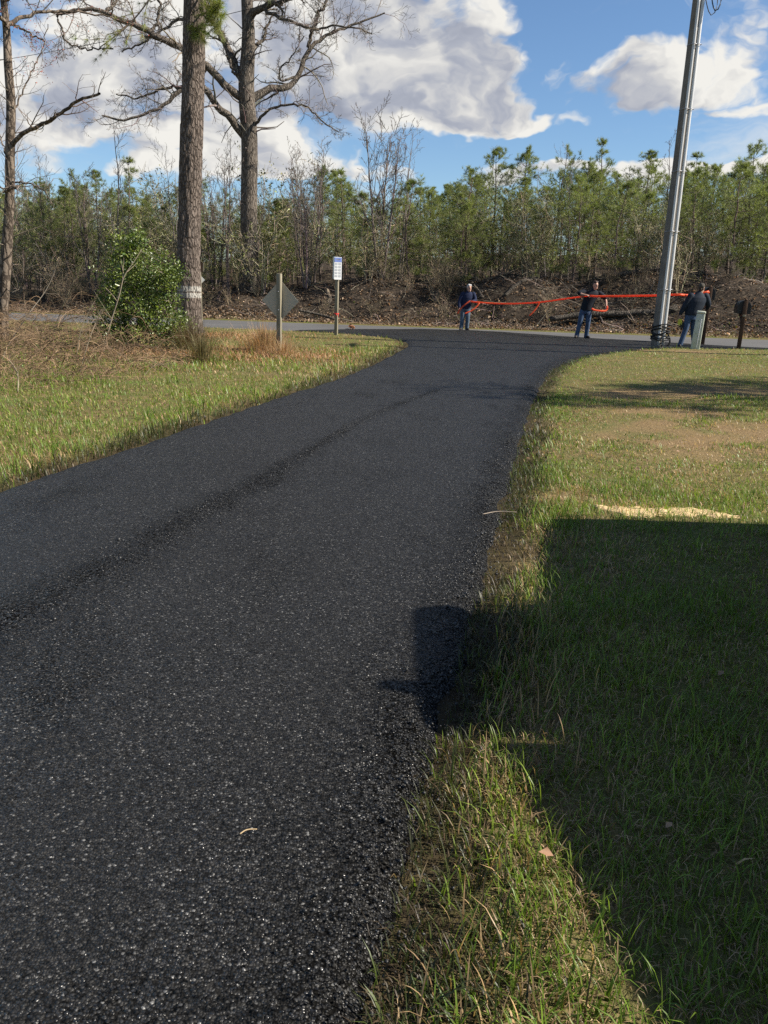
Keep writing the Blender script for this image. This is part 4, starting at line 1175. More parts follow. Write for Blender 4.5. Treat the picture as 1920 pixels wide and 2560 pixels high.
# ------------------------------------------------------------------ holly bush
def holly():
    r = np.random.default_rng(61); Y = 20.0
    base = at(335, 878, Y); gz = float(ground_z(base[0], base[1]))
    t = thing('holly_bush', 'tall glossy green holly bush in front of the painted pine', 'bush', (base[0], base[1], gz))
    MS = [(325, 622, 40, 38), (345, 600, 22, 22), (375, 668, 62, 45), (300, 690, 52, 48), (405, 715, 52, 45), (330, 752, 70, 52), (275, 790, 40, 48), (395, 790, 60, 42), (350, 842, 84, 44), (285, 850, 48, 40), (428, 845, 44, 32), (440, 690, 24, 30), (300, 640, 34, 30), (455, 815, 22, 16)]
    lm, sm = MB(), MB(); cl = []
    for (x, y, rx, ry) in MS:
        n = int(rx * ry / 42)
        v = r.normal(size=(n, 3)); v /= np.linalg.norm(v, axis=1, keepdims=True); v *= (.55 + .5 * r.random((n, 1)) + .25 * (r.random((n, 1)) < .18))
        c = at(x, y, Y); k = Y / F; cl.append(np.stack([c[0] + v[:, 0] * rx * k, c[1] + v[:, 1] * max(rx, ry) * k * .95, c[2] + v[:, 2] * ry * k], 1))
    cl = np.concatenate(cl); cl = cl[cl[:, 2] > gz + .12]; cl = cl[vnoise(cl[:, 0] * 3 + cl[:, 1] * 2, cl[:, 2] * 3, 1.0, 8) > .22]
    n = len(cl); m = 26
    P = np.repeat(cl, m, 0) + r.normal(size=(n * m, 3)) * .085
    tone = np.repeat(r.random(n), m)[:, None]
    C = (np.array([.060, .098, .028]) * (1 - tone) + np.array([.20, .235, .055]) * tone) * np.exp(r.normal(size=(n * m, 1)) * .25)
    leaves(lm, P, r.normal(size=P.shape) + np.array([.1, -.2, .7]), .062 * np.exp(r.normal(size=n * m) * .25), C, r, .55, .4)
    # stems
    st = []
    for k in range(9):
        e = cl[r.integers(0, n)]; b = np.array([base[0] + r.normal() * .15, base[1] + r.normal() * .15, gz]); mid = (b + e) / 2 + r.normal(size=3) * .12; st.append(smooth_line([b, mid, e], 8))
    st = np.array(st); sr = np.linspace(.028, .009, 8)[None].repeat(9, 0); sm.tubes(st, sr, 5, jitcol(r, (.13, .11, .085), 9))
    j = r.integers(0, n, 260); near = st.reshape(-1, 3); tw = []
    for e in cl[j]:
        b = near[np.argmin(((near - e) ** 2).sum(1) + (near[:, 2] > e[2]) * .3)]; tw.append(np.stack([b, (b + e) / 2 + r.normal(size=3) * .06, e]))
    sm.tubes(np.array(tw), np.linspace(.009, .003, 3)[None].repeat(len(tw), 0), 3, jitcol(r, (.15, .12, .09), len(tw)))
    # pale bare stem climbing in front of the bush
    P1, R1 = limb([(255, 895, -1.2), (275, 810, -1.2), (300, 735, -1.2), (308, 690, -1.15), (335, 655, -1.1), (355, 622, -1.0)], Y, (1.6, .7)); sm.tubes(P1, R1, 5, np.array([[.27, .22, .16]]))
    A, AR = grow(r, P1[None], R1[None], 9, .25, 1, .25, 45, 4, .1, .2, .6, .4, .004); sm.tubes(A, AR, 3, jitcol(r, (.27, .22, .16), len(A), .1))
    lm.build('leaves', MAT['holly'], t); sm.build('stems', MAT['twig'], t)


holly()


# ------------------------------------------------------------------ brush pile, broom sedge, pine straw
def brush():
    r = np.random.default_rng(71); mb = MB()
    poly = np.array([G(*p)[:2] for p in [(-160, 985), (0, 985), (150, 968), (300, 940), (440, 925), (490, 900), (400, 880), (300, 860), (200, 845), (60, 838), (-160, 835)]])
    n = 9000; x = r.uniform(poly[:, 0].min(), poly[:, 0].max(), n); y = r.uniform(poly[:, 1].min(), poly[:, 1].max(), n); k = in_poly(x, y, poly); x, y = x[k][:2300], y[k][:2300]; n = len(x)
    hx = .15 + .75 * sstep(-x, 4.3, 6.6) * (0.5 + vnoise(x, y, .8, 2))
    a = r.random(n) * 6.28; L = np.exp(r.normal(size=n) * .4) * .75; e0 = r.uniform(-.2, 1.1, n); K = 6
    z0 = ground_z(x, y) + hx * r.random(n) ** 1.4; P = [np.stack([x, y, z0], 1)]; e = e0
    for q in range(1, K):
        e = e - r.uniform(.05, .5, n); a = a + r.normal(size=n) * .25
        P.append(P[-1] + np.stack([np.cos(a) * np.cos(e), np.sin(a) * np.cos(e), np.sin(e)], 1) * (L / K)[:, None])
    P = np.stack(P, 1); P[..., 2] = np.maximum(P[..., 2], ground_z(P[..., 0], P[..., 1]) + .01)
    w = r.random((n, 1)); C = (np.array([.27, .18, .105]) * w + np.array([.11, .07, .042]) * (1 - w)) * np.exp(r.normal(size=(n, 1)) * .3)
    mb.tubes(P, (np.exp(r.normal(size=n) * .35) * .0048)[:, None] * np.linspace(1, .5, K)[None], 3, C)
    A, AR = grow(r, P[::3], np.full((len(P[::3]), K), .004), 3, .2, 1, .4, 45, 3, .2, 0, .7, .6, .002); mb.tubes(A, AR, 3, jitcol(r, (.20, .135, .08), len(A), .3))
    for (px0, py0, px1, py1, rad) in [(5, 900, 75, 780, 2.0), (75, 780, 150, 640, 1.0), (45, 980, 22, 900, 2.2), (120, 870, 215, 640, .9), (190, 900, 232, 760, 1.4), (200, 930, 250, 780, 1.0), (160, 880, 60, 760, .8), (285, 885, 385, 918, 1.8), (330, 905, 262, 860, 1.0), (360, 940, 430, 910, .9)]:
        p0 = G(px0, min(py0, 985)) if py0 > 840 else at(px0, py0, 18.0); Yd = p0[1]; p1 = at(px1, py1, Yd + .3)
        S3 = smooth_line([p0, (p0 + p1) / 2 + r.normal(size=3) * .1, p1], 10)[None]; R3 = np.linspace(rad, rad * .5, 10)[None] * Yd / F
        mb.tubes(S3, R3, 5, jitcol(r, (.20, .155, .11), 1, .2)); A, AR = grow(r, S3, R3, 12, .3, 1, .35, 42, 5, .15, .2, .5, .4, .003); B, BR = grow(r, A, AR, 4, .2, 1, .5, 42, 4, .15, .1, .6, .5, .002)
        mb.tubes(A, AR, 3, jitcol(r, (.19, .145, .10), len(A), .2)); mb.tubes(B, BR, 3, jitcol(r, (.19, .145, .10), len(B), .2))
    tag(mb.build('brush_pile', MAT['twig']), 'tangled heap of dry tan brush left of the holly bush', 'brush', kind='stuff')
    # rusty pine straw round the pine, the holly and the sign
    sb = MB(); n = 26000; x = r.uniform(-9.5, -.6, n); y = r.uniform(14.5, 28, n)
    m = (np.exp(-((x + 4.6) / 2.0) ** 2 - ((y - 19.2) / 1.6) ** 2) + np.exp(-((x + 6) / 2.4) ** 2 - ((y - 25) / 1.6) ** 2) + .8 * np.exp(-((x + 2.4) / 1.6) ** 2 - ((y - 18.6) / 1.3) ** 2)); k = r.random(n) < m; x, y = x[k], y[k]; n = len(x)
    blades(sb, np.stack([x, y, ground_z(x, y) + .01 + .02 * r.random(n)], 1), .16, .014, r.random(n) * 6.28, 1.05 + .2 * r.random(n), jitcol(r, (.34, .20, .105), n, .3), 2)
    tag(sb.build('pine_straw', MAT['straw']), 'rust coloured pine straw strewn under the pine and holly', 'straw', kind='stuff')


brush()


def sedge(label, x, y, n, h, seed, col=(.42, .285, .155), spread=.3):
    r = np.random.default_rng(seed); gz = float(ground_z(x, y))
    a = r.random(n) * 6.28; rad = np.abs(r.normal(size=n)) * spread * .5
    P = np.stack([np.cos(a) * rad, np.sin(a) * rad, np.zeros(n) - .02], 1)
    mb = MB(); blades(mb, P, h * np.exp(r.normal(size=n) * .25), .007, a + r.normal(size=n) * .5, np.clip(.15 + rad / spread * .8 + r.normal(size=n) * .2, 0.02, 1.3), jitcol(r, col, n, .25), 4)
    o = mb.build('broom_sedge', MAT['straw'], loc=(x, y, gz)); tag(o, label, 'grass clump')


c = G(655, 884); sedge('big orange clump of dry broom sedge at the foot of the diamond sign', c[0], c[1] + .1, 1400, .52, 1, spread=.62)
c = G(700, 890); sedge('small orange tuft of dry sedge right of the diamond sign post', c[0] + .15, c[1] - .1, 350, .35, 2, spread=.4)
c = G(480, 880); sedge('dull brown tuft of weeds at the foot of the painted pine', c[0], c[1], 900, .6, 3, (.13, .10, .055), .55)
c = G(505, 905); sedge('olive tuft of weeds right of the holly bush', c[0], c[1], 500, .5, 4, (.14, .12, .05), .45)


# ------------------------------------------------------------------ trees standing just outside the right of the picture (their shade and twigs reach in)
def side_tree(label, x, y, H, r0, seed, pole=False):
    tm, wm = bare_tree_mesh(seed, H, r0, 1, .35, (.15, .125, .10), .02, 26, 8, 5, 66)
    t = thing('bare_tree', label, 'tree', (x, y, 0)); link('trunk', tm, MAT['twig'], t, (0, 0, 0)); link('twigs', wm, MAT['twig'], t, (0, 0, 0))


side_tree('bare tree at the right edge whose twigs reach into the sky', 8.3, 12.8, 6.8, .09, 901)
put_pine(5, 15.2, 10.9, 10.6, 1.0, 'pine beyond the right edge casting a band of shade over the lawn')
put_pine(0, 16.8, 12.2, 11.0, 2.0, 'second pine beyond the right edge, behind the first')


# ------------------------------------------------------------------ signs, pole, pedestal, mailboxes
MAT['post_wood'] = mat('post_wood', m_wood((.16, .14, .095), (.30, .265, .19)))
MAT['dark_wood'] = mat('dark_wood', m_wood((.045, .026, .016), (.10, .06, .038)))
MAT['pole_wood'] = mat('pole_wood', m_wood((.12, .105, .088), (.25, .22, .185)))
MAT['sign_metal'] = plain('sign_metal', (.40, .355, .27), .5, .4, .0, .08, 6.0)
MAT['sign_white'] = plain('sign_white', (.76, .76, .74), .45, .4, 0, .05, 5.0)
MAT['sign_blue'] = plain('sign_blue', (.16, .22, .50), .5, .4, 0, .06, 8.0)
MAT['print_grey'] = plain('print_grey', (.42, .43, .45), .6, .3, 0, .15, 30.0)
MAT['red'] = plain('red', (.62, .035, .03), .6, .3)
MAT['galv'] = plain('galv', (.56, .55, .53), .42, .5, .15, .12, 6.0, 0, (1, 1, .25))
MAT['black_plastic'] = plain('black_plastic', (.012, .012, .013), .5, .4)
MAT['rubber'] = plain('rubber', (.02, .02, .02), .8, .3)
MAT['pedestal'] = plain('pedestal', (.46, .48, .38), .55, .4, 0, .12, 7.0)
MAT['pedestal_dark'] = plain('pedestal_dark', (.09, .12, .085), .6, .3)
MAT['mailbox'] = plain('mailbox', (.010, .010, .011), .45, .4)
def m_orange(t):
    p = princ(t, (.88, .15, .05, 1), .45, .4); tr = t.n('ShaderNodeBsdfTranslucent'); t.put(tr.inputs[0], (.95, .20, .06, 1))
    m = t.n('ShaderNodeMixShader'); m.inputs[0].default_value = .45; t.L.new(p, m.inputs[1]); t.L.new(tr.outputs[0], m.inputs[2]); return m.outputs[0]
MAT['orange'] = mat('orange', m_orange)
MAT['steel'] = plain('steel', (.4, .4, .41), .4, .5, .8)


def gnd(px, py):
    p = G(px, py); p[2] = float(ground_z(p[0], p[1])); return p


def rotz(V, a): return np.stack([V[:, 0] * math.cos(a) - V[:, 1] * math.sin(a), V[:, 0] * math.sin(a) + V[:, 1] * math.cos(a), V[:, 2]], 1)


def plate(name, outline, th, m, parent, loc=(0, 0, 0), bev=.002):
    """upright plate: outline in x,z; thickness along y"""
    n = len(outline); o2 = np.array(outline, float)
    V = np.concatenate([np.stack([o2[:, 0], np.zeros(n), o2[:, 1]], 1), np.stack([o2[:, 0], np.full(n, th), o2[:, 1]], 1)])
    bm = bmesh.new(); vs = [bm.verts.new(v) for v in V]
    bm.faces.new(vs[:n]); bm.faces.new(list(reversed(vs[n:])))
    for i in range(n): bm.faces.new((vs[i], vs[n + i], vs[n + (i + 1) % n], vs[(i + 1) % n]))
    bmesh.ops.recalc_face_normals(bm, faces=bm.faces)
    me = bpy.data.meshes.new(name); bm.to_mesh(me); bm.free()
    o = link(name, me, m, parent, loc)
    if bev: bevel(o, bev, 2)
    return o


def local_box(name, c, s, m, parent, bev=.006, taper=1.0, seg=2):
    o = MB().box(c, s, 0, None, taper).build(name, m, parent, loc=(0, 0, 0))
    if bev: bevel(o, bev, seg)
    return o


def rounded_rect(w, h, r, n=4):
    pts = []
    for (cx, cz, a0) in ((w / 2 - r, h / 2 - r, 0), (-w / 2 + r, h / 2 - r, 90), (-w / 2 + r, -h / 2 + r, 180), (w / 2 - r, -h / 2 + r, 270)):
        for k in range(n + 1): a = R_(a0 + 90 * k / n); pts.append((cx + r * math.cos(a), cz + r * math.sin(a)))
    return pts


# diamond road sign, seen from behind
p = gnd(698, 886); Yd = p[1]
hp = float(at(703, 684, Yd)[2] - p[2])
t = thing('road_sign', 'diamond road sign seen from behind on a square wooden post', 'sign', p); t.rotation_euler = (0, .012, R_(-17))
local_box('post', (0, 0, hp / 2 - .1), (.10, .10, hp + .2), MAT['post_wood'], t, .006)
zc = float(at(703, 752, Yd)[2] - p[2]); hw = .455
dia = plate('sign_plate', [(hw, 0), (hw * .06, hw * .94), (-hw * .06, hw * .94), (-hw, 0), (-hw * .06, -hw * .94), (hw * .06, -hw * .94)], .004, MAT['sign_metal'], t, (.0, .056, zc + .0), 0)
for dz in (.2, -.2):
    o = MB().tubes(np.array([[0, -.062, zc + dz], [0, .064, zc + dz]]), np.array([.012, .012]), 8, None, True).build('bolt', MAT['steel'], t, loc=(0, 0, 0))

# notice sign
p = gnd(840, 838); Yd = p[1]
hp = float(at(845, 700, Yd)[2] - p[2])
t = thing('notice_sign', 'white notice board with a blue header on a tall wooden post', 'sign', p); t.rotation_euler = (0, .014, R_(-15))
local_box('post', (0, 0, hp / 2 - .1), (.10, .10, hp + .2), MAT['post_wood'], t, .006)
z0, z1 = float(at(845, 699, Yd)[2] - p[2]), float(at(845, 643, Yd)[2] - p[2])
k = Yd / F
bd = plate('board', rounded_rect(.245, z1 - z0, .012), .006, MAT['sign_white'], t, (.05, -.085, (z0 + z1) / 2), 0)
bd.rotation_euler = (0, 0, R_(38))
hz = z1 - z0
def face(name, cx, cz, w, h, m): return plate(name, [(cx + w / 2, cz - h / 2), (cx + w / 2, cz + h / 2), (cx - w / 2, cz + h / 2), (cx - w / 2, cz - h / 2)], .002, m, bd, (0, -.0035, 0), 0)
face('header', 0, hz * .38, .235, hz * .20, MAT['sign_blue'])
face('header_print', 0, hz * .39, .14, hz * .05, MAT['print_grey'])
for row in range(5):
    for colm in (-1, 1): face('notice_panel', colm * .058, hz * (.20 - row * .135), .085, hz * .095, MAT['print_grey'])
bk = plate('back_board', rounded_rect(.24, z1 - z0, .012), .006, MAT['sign_white'], t, (-.075, .02, (z0 + z1) / 2 + .02), 0); bk.rotation_euler = (0, 0, R_(-32))
zr = float(at(842, 784, Yd)[2] - p[2]); rb = MB(); rr_ = np.random.default_rng(5)
an = np.linspace(0, 6.283, 13); sq = np.stack([.062 * np.sign(np.cos(an)) * np.abs(np.cos(an)) ** .4, .062 * np.sign(np.sin(an)) * np.abs(np.sin(an)) ** .4, np.full(13, zr)], 1)
rb.tubes(sq, np.full(13, .014), 6); rb.tubes(np.array([[.05, -.05, zr], [.09, -.09, zr - .02], [.10, -.10, zr - .10]]), np.array([.016, .012, .008]), 5, None, True); rb.tubes(np.array([[.05, -.05, zr], [.03, -.1, zr - .03], [.02, -.11, zr - .08]]), np.array([.014, .012, .008]), 5, None, True)
rb.build('ribbon', MAT['red'], t, True, loc=(0, 0, 0))

# small sign half hidden behind the pine trunk
p = at(503, 790, 30.0); p[2] = float(ground_z(p[0], p[1]))
t = thing('road_sign', 'small brown sign board half hidden behind the painted pine', 'sign', p)
zz = float(at(503, 668, 30.0)[2] - p[2]); local_box('post', (0, 0, zz / 2), (.08, .08, zz + .3), MAT['post_wood'], t)
plate('board', rounded_rect(.34, .30, .02), .012, MAT['dark_wood'], t, (-.04, -.06, zz - .0), 0)
plate('edge_plate', rounded_rect(.03, .28, .01), .012, MAT['post_wood'], t, (.145, -.062, zz), 0)
plate('lower_plate', [(.26, 0), (0, .26), (-.26, 0), (0, -.26)], .004, MAT['sign_white'], t, (-.1, .05, zz - .42), 0)

# utility pole with two cable guards
Yp = 24.4; b = at(1641, 873, Yp); b[2] = float(ground_z(b[0], b[1])); top = at(1745, 0, Yp)
dirp = (top - b) / np.linalg.norm(top - b); Hp = 12.0
t = thing('utility_pole', 'leaning wooden utility pole with two grey cable guards', 'pole', b)
P = b[None] + dirp[None] * np.linspace(-.3, Hp, 30)[:, None]; k = Yp / F
MB().tubes(P, np.linspace(.172, .120, 30) * (1 + np.random.default_rng(1).normal(size=30) * .006), 20, None, True).build('shaft', MAT['pole_wood'], t, True)
side = np.array([1., 0, 0]); fr = np.array([0, -1., 0])
for nm_, ox, oy, w, zt in (('cable_guard', -.015, .150, .040, 9.0), ('cable_guard', .125, .105, .055, 9.05)):
    zz = np.linspace(.05, zt, 40); R0 = np.interp(zz, [0, Hp], [.172, .120]) / .172
    c_ = b[None] + dirp[None] * zz[:, None] + (side * ox + fr * oy)[None] * R0[:, None]
    g = MB().tubes(c_, np.full(40, w), 14, None, True).build(nm_, MAT['galv'], t, True)
    for zb in np.arange(1.6, zt, 1.55):
        f_ = zb / Hp; cc = b + dirp * zb; a_ = np.linspace(0, 6.283, 22); rr_ = (.172 - .052 * f_) + .003; kk = rr_ + (np.maximum(0, np.cos(a_ - math.atan2(-oy, ox))) ** 8) * (w * 1.75)
        ring = np.stack([cc[0] + np.cos(a_) * kk, cc[1] + np.sin(a_) * kk, np.full(22, cc[2])], 1)
        MB().tubes(ring, np.full(22, .008), 5).build('strap', MAT['steel'], g, True)
# cable leaving the guard head
cb = smooth_line([b + dirp * 9.0 + side * .10 + fr * .08, b + dirp * 9.25 + side * .22 + fr * .1, at(1785, 40, Yp - .2), at(1806, 5, Yp - .2), at(1800, -60, Yp - .2), b + dirp * 10.2 + side * .15], 26)
MB().tubes(cb, np.full(26, .016), 6).build('cable', MAT['black_plastic'], t, True)
cb = smooth_line([b + dirp * 9.05 + side * .10 + fr * .08, at(1775, 48, Yp), at(1795, 20, Yp), at(1793, -40, Yp), b + dirp * 10.1 + side * .12], 20)
MB().tubes(cb, np.full(20, .012), 6).build('cable', MAT['black_plastic'], t, True)
b_pole_top = b + dirp * 11.6
# black cord wound round the foot
r = np.random.default_rng(12)
for q in range(9):
    zb = .22 + .05 * q + r.normal() * .01; a_ = np.linspace(0, 6.283, 30); kk = .190 + .055 * np.maximum(0, np.cos(a_ + 1.0)) ** 3 + .09 * np.maximum(0, np.cos(a_ + .6)) ** 10 + r.normal() * .006
    cc = b + dirp * zb; ring = np.stack([cc[0] + np.cos(a_) * kk, cc[1] + np.sin(a_) * kk, cc[2] + .035 * np.sin(a_ * 2 + r.random() * 6)], 1)
    MB().tubes(ring, np.full(30, .017), 6).build('cord', MAT['rubber'], t, True)
for q in range(3):
    s0 = b + dirp * .4 + side * .23 + fr * .1; lp = smooth_line([s0, s0 + np.array([.08, -.04, -.12 - .05 * q]), s0 + np.array([.10 - .03 * q, -.06, -.33]), s0 + np.array([-.02, -.05, -.36])], 14)
    MB().tubes(lp, np.full(14, .013), 6).build('cord', MAT['rubber'], t, True)

# green telecom pedestal
p = G(1737, 873, .07); hp = float(at(1745, 777, p[1])[2] - p[2])
t = thing('cable_pedestal', 'pale green plastic cable pedestal beside the man in the cap', 'utility box', p); t.rotation_euler = (0, .055, R_(-18))
local_box('housing', (0, 0, hp * .46), (.235, .23, hp * .93), MAT['pedestal'], t, .02, .93, 3)
local_box('cap', (0, 0, hp * .965), (.24, .235, hp * .07), MAT['pedestal'], t, .025, .94, 3)
local_box('cover_ridge', (.03, -.118, hp * .42), (.018, .02, hp * .74), MAT['sign_white'], t, .004)
local_box('cover_panel', (-.045, -.113, hp * .42), (.10, .012, hp * .76), MAT['pedestal'], t, .006)
for q in (.42, .75): MB().tubes(np.array([[-.045, -.118, hp * q], [-.045, -.128, hp * q]]), np.array([.012, .012]), 8, None, True).build('screw', MAT['pedestal_dark'], t, loc=(0, 0, 0))


def mailbox_thing(label, p, hp, rz, arm=True):
    t = thing('mailbox', label, 'mailbox', p); t.rotation_euler = (0, .03, rz)
    local_box('post', (0, 0, hp / 2 - .1), (.105, .105, hp + .2 - .1), MAT['dark_wood'], t, .006)
    V = np.array([(-.0525, -.0525, 0), (.0525, -.0525, 0), (.0525, .0525, 0), (-.0525, .0525, 0), (0, 0, .07)]) + np.array([0, 0, hp - .05])
    MB().add(V, [(0, 1, 4), (1, 2, 4), (2, 3, 4), (3, 0, 4)], [(3, 2, 1, 0)]).build('post_cap', MAT['dark_wood'], t, loc=(0, 0, 0))
    # arched box, long axis away from the viewer
    w, h, L = .185, .20, .52; n = 12; prof = [(-w, 0), (w, 0)] + [(w * math.cos(a), h + w * math.sin(a)) for a in np.linspace(0, math.pi, n)]
    prof = np.array(prof); m = len(prof); zb = hp - .43; V = np.concatenate([np.stack([prof[:, 0], np.full(m, .075), prof[:, 1] + zb], 1), np.stack([prof[:, 0], np.full(m, .075 + L), prof[:, 1] + zb], 1)])
    bm = bmesh.new(); vs = [bm.verts.new(v) for v in V]; bm.faces.new(vs[:m]); bm.faces.new(list(reversed(vs[m:])))
    for i in range(m): bm.faces.new((vs[i], vs[m + i], vs[m + (i + 1) % m], vs[(i + 1) % m]))
    bmesh.ops.recalc_face_normals(bm, faces=bm.faces); me = bpy.data.meshes.new('box'); bm.to_mesh(me); bm.free()
    bx = link('box', me, MAT['mailbox'], t, (0, 0, 0)); bevel(bx, .006, 2)
    plate('door', [(x * 1.04, z + zb) for x, z in prof], .012, MAT['mailbox'], bx, (0, .075 + L + .002, 0), 0)
    local_box('flag', (.15, .45, zb + .2), (.008, .10, .05), MAT['red'], bx, 0)
    local_box('arm', (0, .30, zb - .05), (.09, .62, .09), MAT['dark_wood'], t, .005)
    br = MB().tubes(np.array([[0, .02, zb - .42], [0, .36, zb - .08]]), np.array([.045, .045]), 4, None, True, math.pi / 4).build('brace', MAT['dark_wood'], t, loc=(0, 0, 0))
    local_box('number_block', (0, -.062, zb - .055), (.09, .02, .06), MAT['post_wood'], t, .004)
    return t


p = gnd(1846, 872); mailbox_thing('black mailbox on a dark wooden post at the right of the picture', p, float(at(1861, 747, p[1])[2] - p[2]), R_(-12))
p = at(1757, 850, 27.0); p[2] = float(ground_z(p[0], p[1])); mailbox_thing('second black mailbox on a post half hidden behind the man in the cap', p, float(at(1764, 714, 27.0)[2] - p[2]), R_(-8))


# ------------------------------------------------------------------ people
def skin_mat(name, c): return plain(name, c, .55, .35, 0, .1, 25.0)
MAT['skin'] = skin_mat('skin', (.50, .285, .20))
MAT['hair_grey'] = plain('hair_grey', (.42, .41, .39), .6, .3, 0, .2, 90.0)
MAT['hair_brown'] = plain('hair_brown', (.045, .025, .016), .6, .3, 0, .25, 90.0)
MAT['navy'] = plain('navy', (.016, .022, .05), .85, .2, 0, .3, 16.0, .3)
MAT['black_cloth'] = plain('black_cloth', (.014, .016, .022), .85, .2, 0, .3, 16.0, .3)
MAT['dark_jacket'] = plain('dark_jacket', (.015, .021, .032), .8, .25, 0, .3, 14.0, .3)
MAT['jeans'] = plain('jeans', (.055, .085, .14), .85, .2, 0, .35, 9.0, .3)
MAT['jeans_pale'] = plain('jeans_pale', (.085, .115, .15), .85, .2, 0, .4, 9.0, .3)
MAT['boot'] = plain('boot', (.025, .02, .017), .6, .35)
MAT['cap_cloth'] = plain('cap_cloth', (.07, .062, .05), .85, .2)
MAT['glove_yellow'] = plain('glove_yellow', (.55, .52, .06), .7, .3)
MAT['eye'] = plain('eye', (.02, .015, .012), .25, .5)
MAT['lip'] = plain('lip', (.36, .16, .13), .5, .35)


def loft(mb, secs, n=18):
    """stack of ellipses: (centre, rx, ry)"""
    an = np.linspace(0, 6.2832, n, endpoint=False); V = []
    for (c, rx, ry) in secs: V.append(np.stack([c[0] + np.cos(an) * rx, c[1] + np.sin(an) * ry, np.full(n, c[2])], 1))
    V.append(np.array([secs[0][0], secs[-1][0]])); V = np.concatenate(V); m = len(secs)
    Q = [(k * n + i, k * n + (i + 1) % n, (k + 1) * n + (i + 1) % n, (k + 1) * n + i) for k in range(m - 1) for i in range(n)]
    T = [(m * n, (i + 1) % n, i) for i in range(n)] + [(m * n + 1, (m - 1) * n + i, (m - 1) * n + (i + 1) % n) for i in range(n)]
    mb.add(V, T, Q)


def chain(mb, pts, rad, n=12, k=14):
    """limb: smooth tube with round ends"""
    P = smooth_line(np.concatenate([np.array(pts, float), np.array(rad, float)[:, None]], 1), k)
    d0 = P[0, :3] - P[1, :3]; d0 /= np.linalg.norm(d0) + 1e-9; d1 = P[-1, :3] - P[-2, :3]; d1 /= np.linalg.norm(d1) + 1e-9
    Q = np.concatenate([np.r_[P[0, :3] + d0 * P[0, 3] * .9, P[0, 3] * .35][None], np.r_[P[0, :3] + d0 * P[0, 3] * .55, P[0, 3] * .82][None], P, np.r_[P[-1, :3] + d1 * P[-1, 3] * .55, P[-1, 3] * .82][None], np.r_[P[-1, :3] + d1 * P[-1, 3] * .9, P[-1, 3] * .35][None]])
    mb.tubes(Q[None, :, :3], Q[None, :, 3], n, None, True)


def fuse(name, mb, m, parent, vox=.012, smooth=3):
    """one continuous skin over overlapping volumes"""
    me = mb.mesh(name + '_src'); o = bpy.data.objects.new('tmp_fuse', me); COL.objects.link(o)
    rm = o.modifiers.new('r', 'REMESH'); rm.mode = 'VOXEL'; rm.voxel_size = vox
    sm = o.modifiers.new('s', 'SMOOTH'); sm.iterations = smooth; sm.factor = .5
    dg = bpy.context.evaluated_depsgraph_get(); out = bpy.data.meshes.new_from_object(o.evaluated_get(dg))
    bpy.data.objects.remove(o); bpy.data.meshes.remove(me); out.name = name
    out.polygons.foreach_set('use_smooth', np.ones(len(out.polygons), bool)); out.materials.clear()
    return link(name, out, m, parent, (0, 0, 0))


def unit(v): v = np.array(v, float); return v / (np.linalg.norm(v) + 1e-9)


def hand(mb, wrist, d, palm_n, curl=.9, s=1.0, thumb=1):
    """palm and five fingers; d = direction from wrist to knuckles, palm_n = way the palm faces"""
    d = unit(d); n = unit(np.array(palm_n) - d * np.dot(palm_n, d)); a = np.cross(d, n); w = np.array(wrist, float)
    for q in (-1, -.33, .33, 1): chain(mb, [w + a * q * .018 * s, w + d * .085 * s + a * q * .031 * s], [.015 * s, .014 * s], 8, 4)
    for i, (q, L) in enumerate(((-1, .060), (-.33, .072), (.33, .078), (1, .07))):
        p0 = w + d * .085 * s + a * q * .031 * s; pts = [p0]; ang = 0
        for k in range(3):
            ang += curl * (.75 + .1 * i); dd = d * math.cos(ang) + n * math.sin(ang); pts.append(pts[-1] + dd * L * s * (.42, .32, .26)[k])
        chain(mb, pts, [.0095 * s, .009 * s, .0085 * s, .0075 * s], 7, 8)
    p0 = w + d * .03 * s + a * thumb * .028 * s; chain(mb, [p0, p0 + (d * .6 + a * thumb * .7 + n * .4) * .035 * s, p0 + (d * 1.1 + a * thumb * .5 + n * 1.0) * .055 * s], [.013 * s, .011 * s, .009 * s], 7, 7)


def head_geo(mb, c, yaw, pitch=0.0, s=1.0, neck=None):
    """head with brow, nose, jaw and ears facing yaw (0 = towards -y)"""
    fx = np.array([math.sin(yaw), -math.cos(yaw), 0]); sx = np.array([math.cos(yaw), math.sin(yaw), 0])
    W = lambda u, v, z: np.array(c) + (sx * u + fx * v) * s + np.array([0, 0, z * s])
    sub = MB(); n = 22; an = np.linspace(0, 6.2832, n, endpoint=False)
    secs = [(-.125, .030, .032, .045), (-.115, .048, .050, .034), (-.085, .060, .072, .016), (-.045, .068, .088, .004), (0, .073, .096, -.004), (.045, .076, .099, -.008), (.08, .070, .092, -.012), (.105, .052, .07, -.014), (.12, .025, .035, -.014)]
    V = []
    for (z, rx, ry, off) in secs:
        for a in an: V.append(W(rx * math.cos(a), ry * math.sin(a) + off, z))
    V.append(W(0, .045, -.128)); V.append(W(0, -.014, .124)); m = len(secs)
    Q = [(k * n + i, k * n + (i + 1) % n, (k + 1) * n + (i + 1) % n, (k + 1) * n + i) for k in range(m - 1) for i in range(n)]
    T = [(m * n, (i + 1) % n, i) for i in range(n)] + [(m * n + 1, (m - 1) * n + i, (m - 1) * n + (i + 1) % n) for i in range(n)]
    mb.add(np.array(V), T, Q)
    chain(mb, [W(0, .088, .022), W(0, .100, -.005), W(0, .108, -.03)], [.010 * s, .013 * s, .017 * s], 8, 6)           # nose
    chain(mb, [W(-.035, .078, .028), W(.035, .078, .028)], [.014 * s, .014 * s], 8, 5)                                   # brow
    for q in (-1, 1): chain(mb, [W(q * .074, -.012, .02), W(q * .078, -.016, -.002), W(q * .073, -.008, -.028)], [.013 * s, .014 * s, .011 * s], 7, 6)
    return W


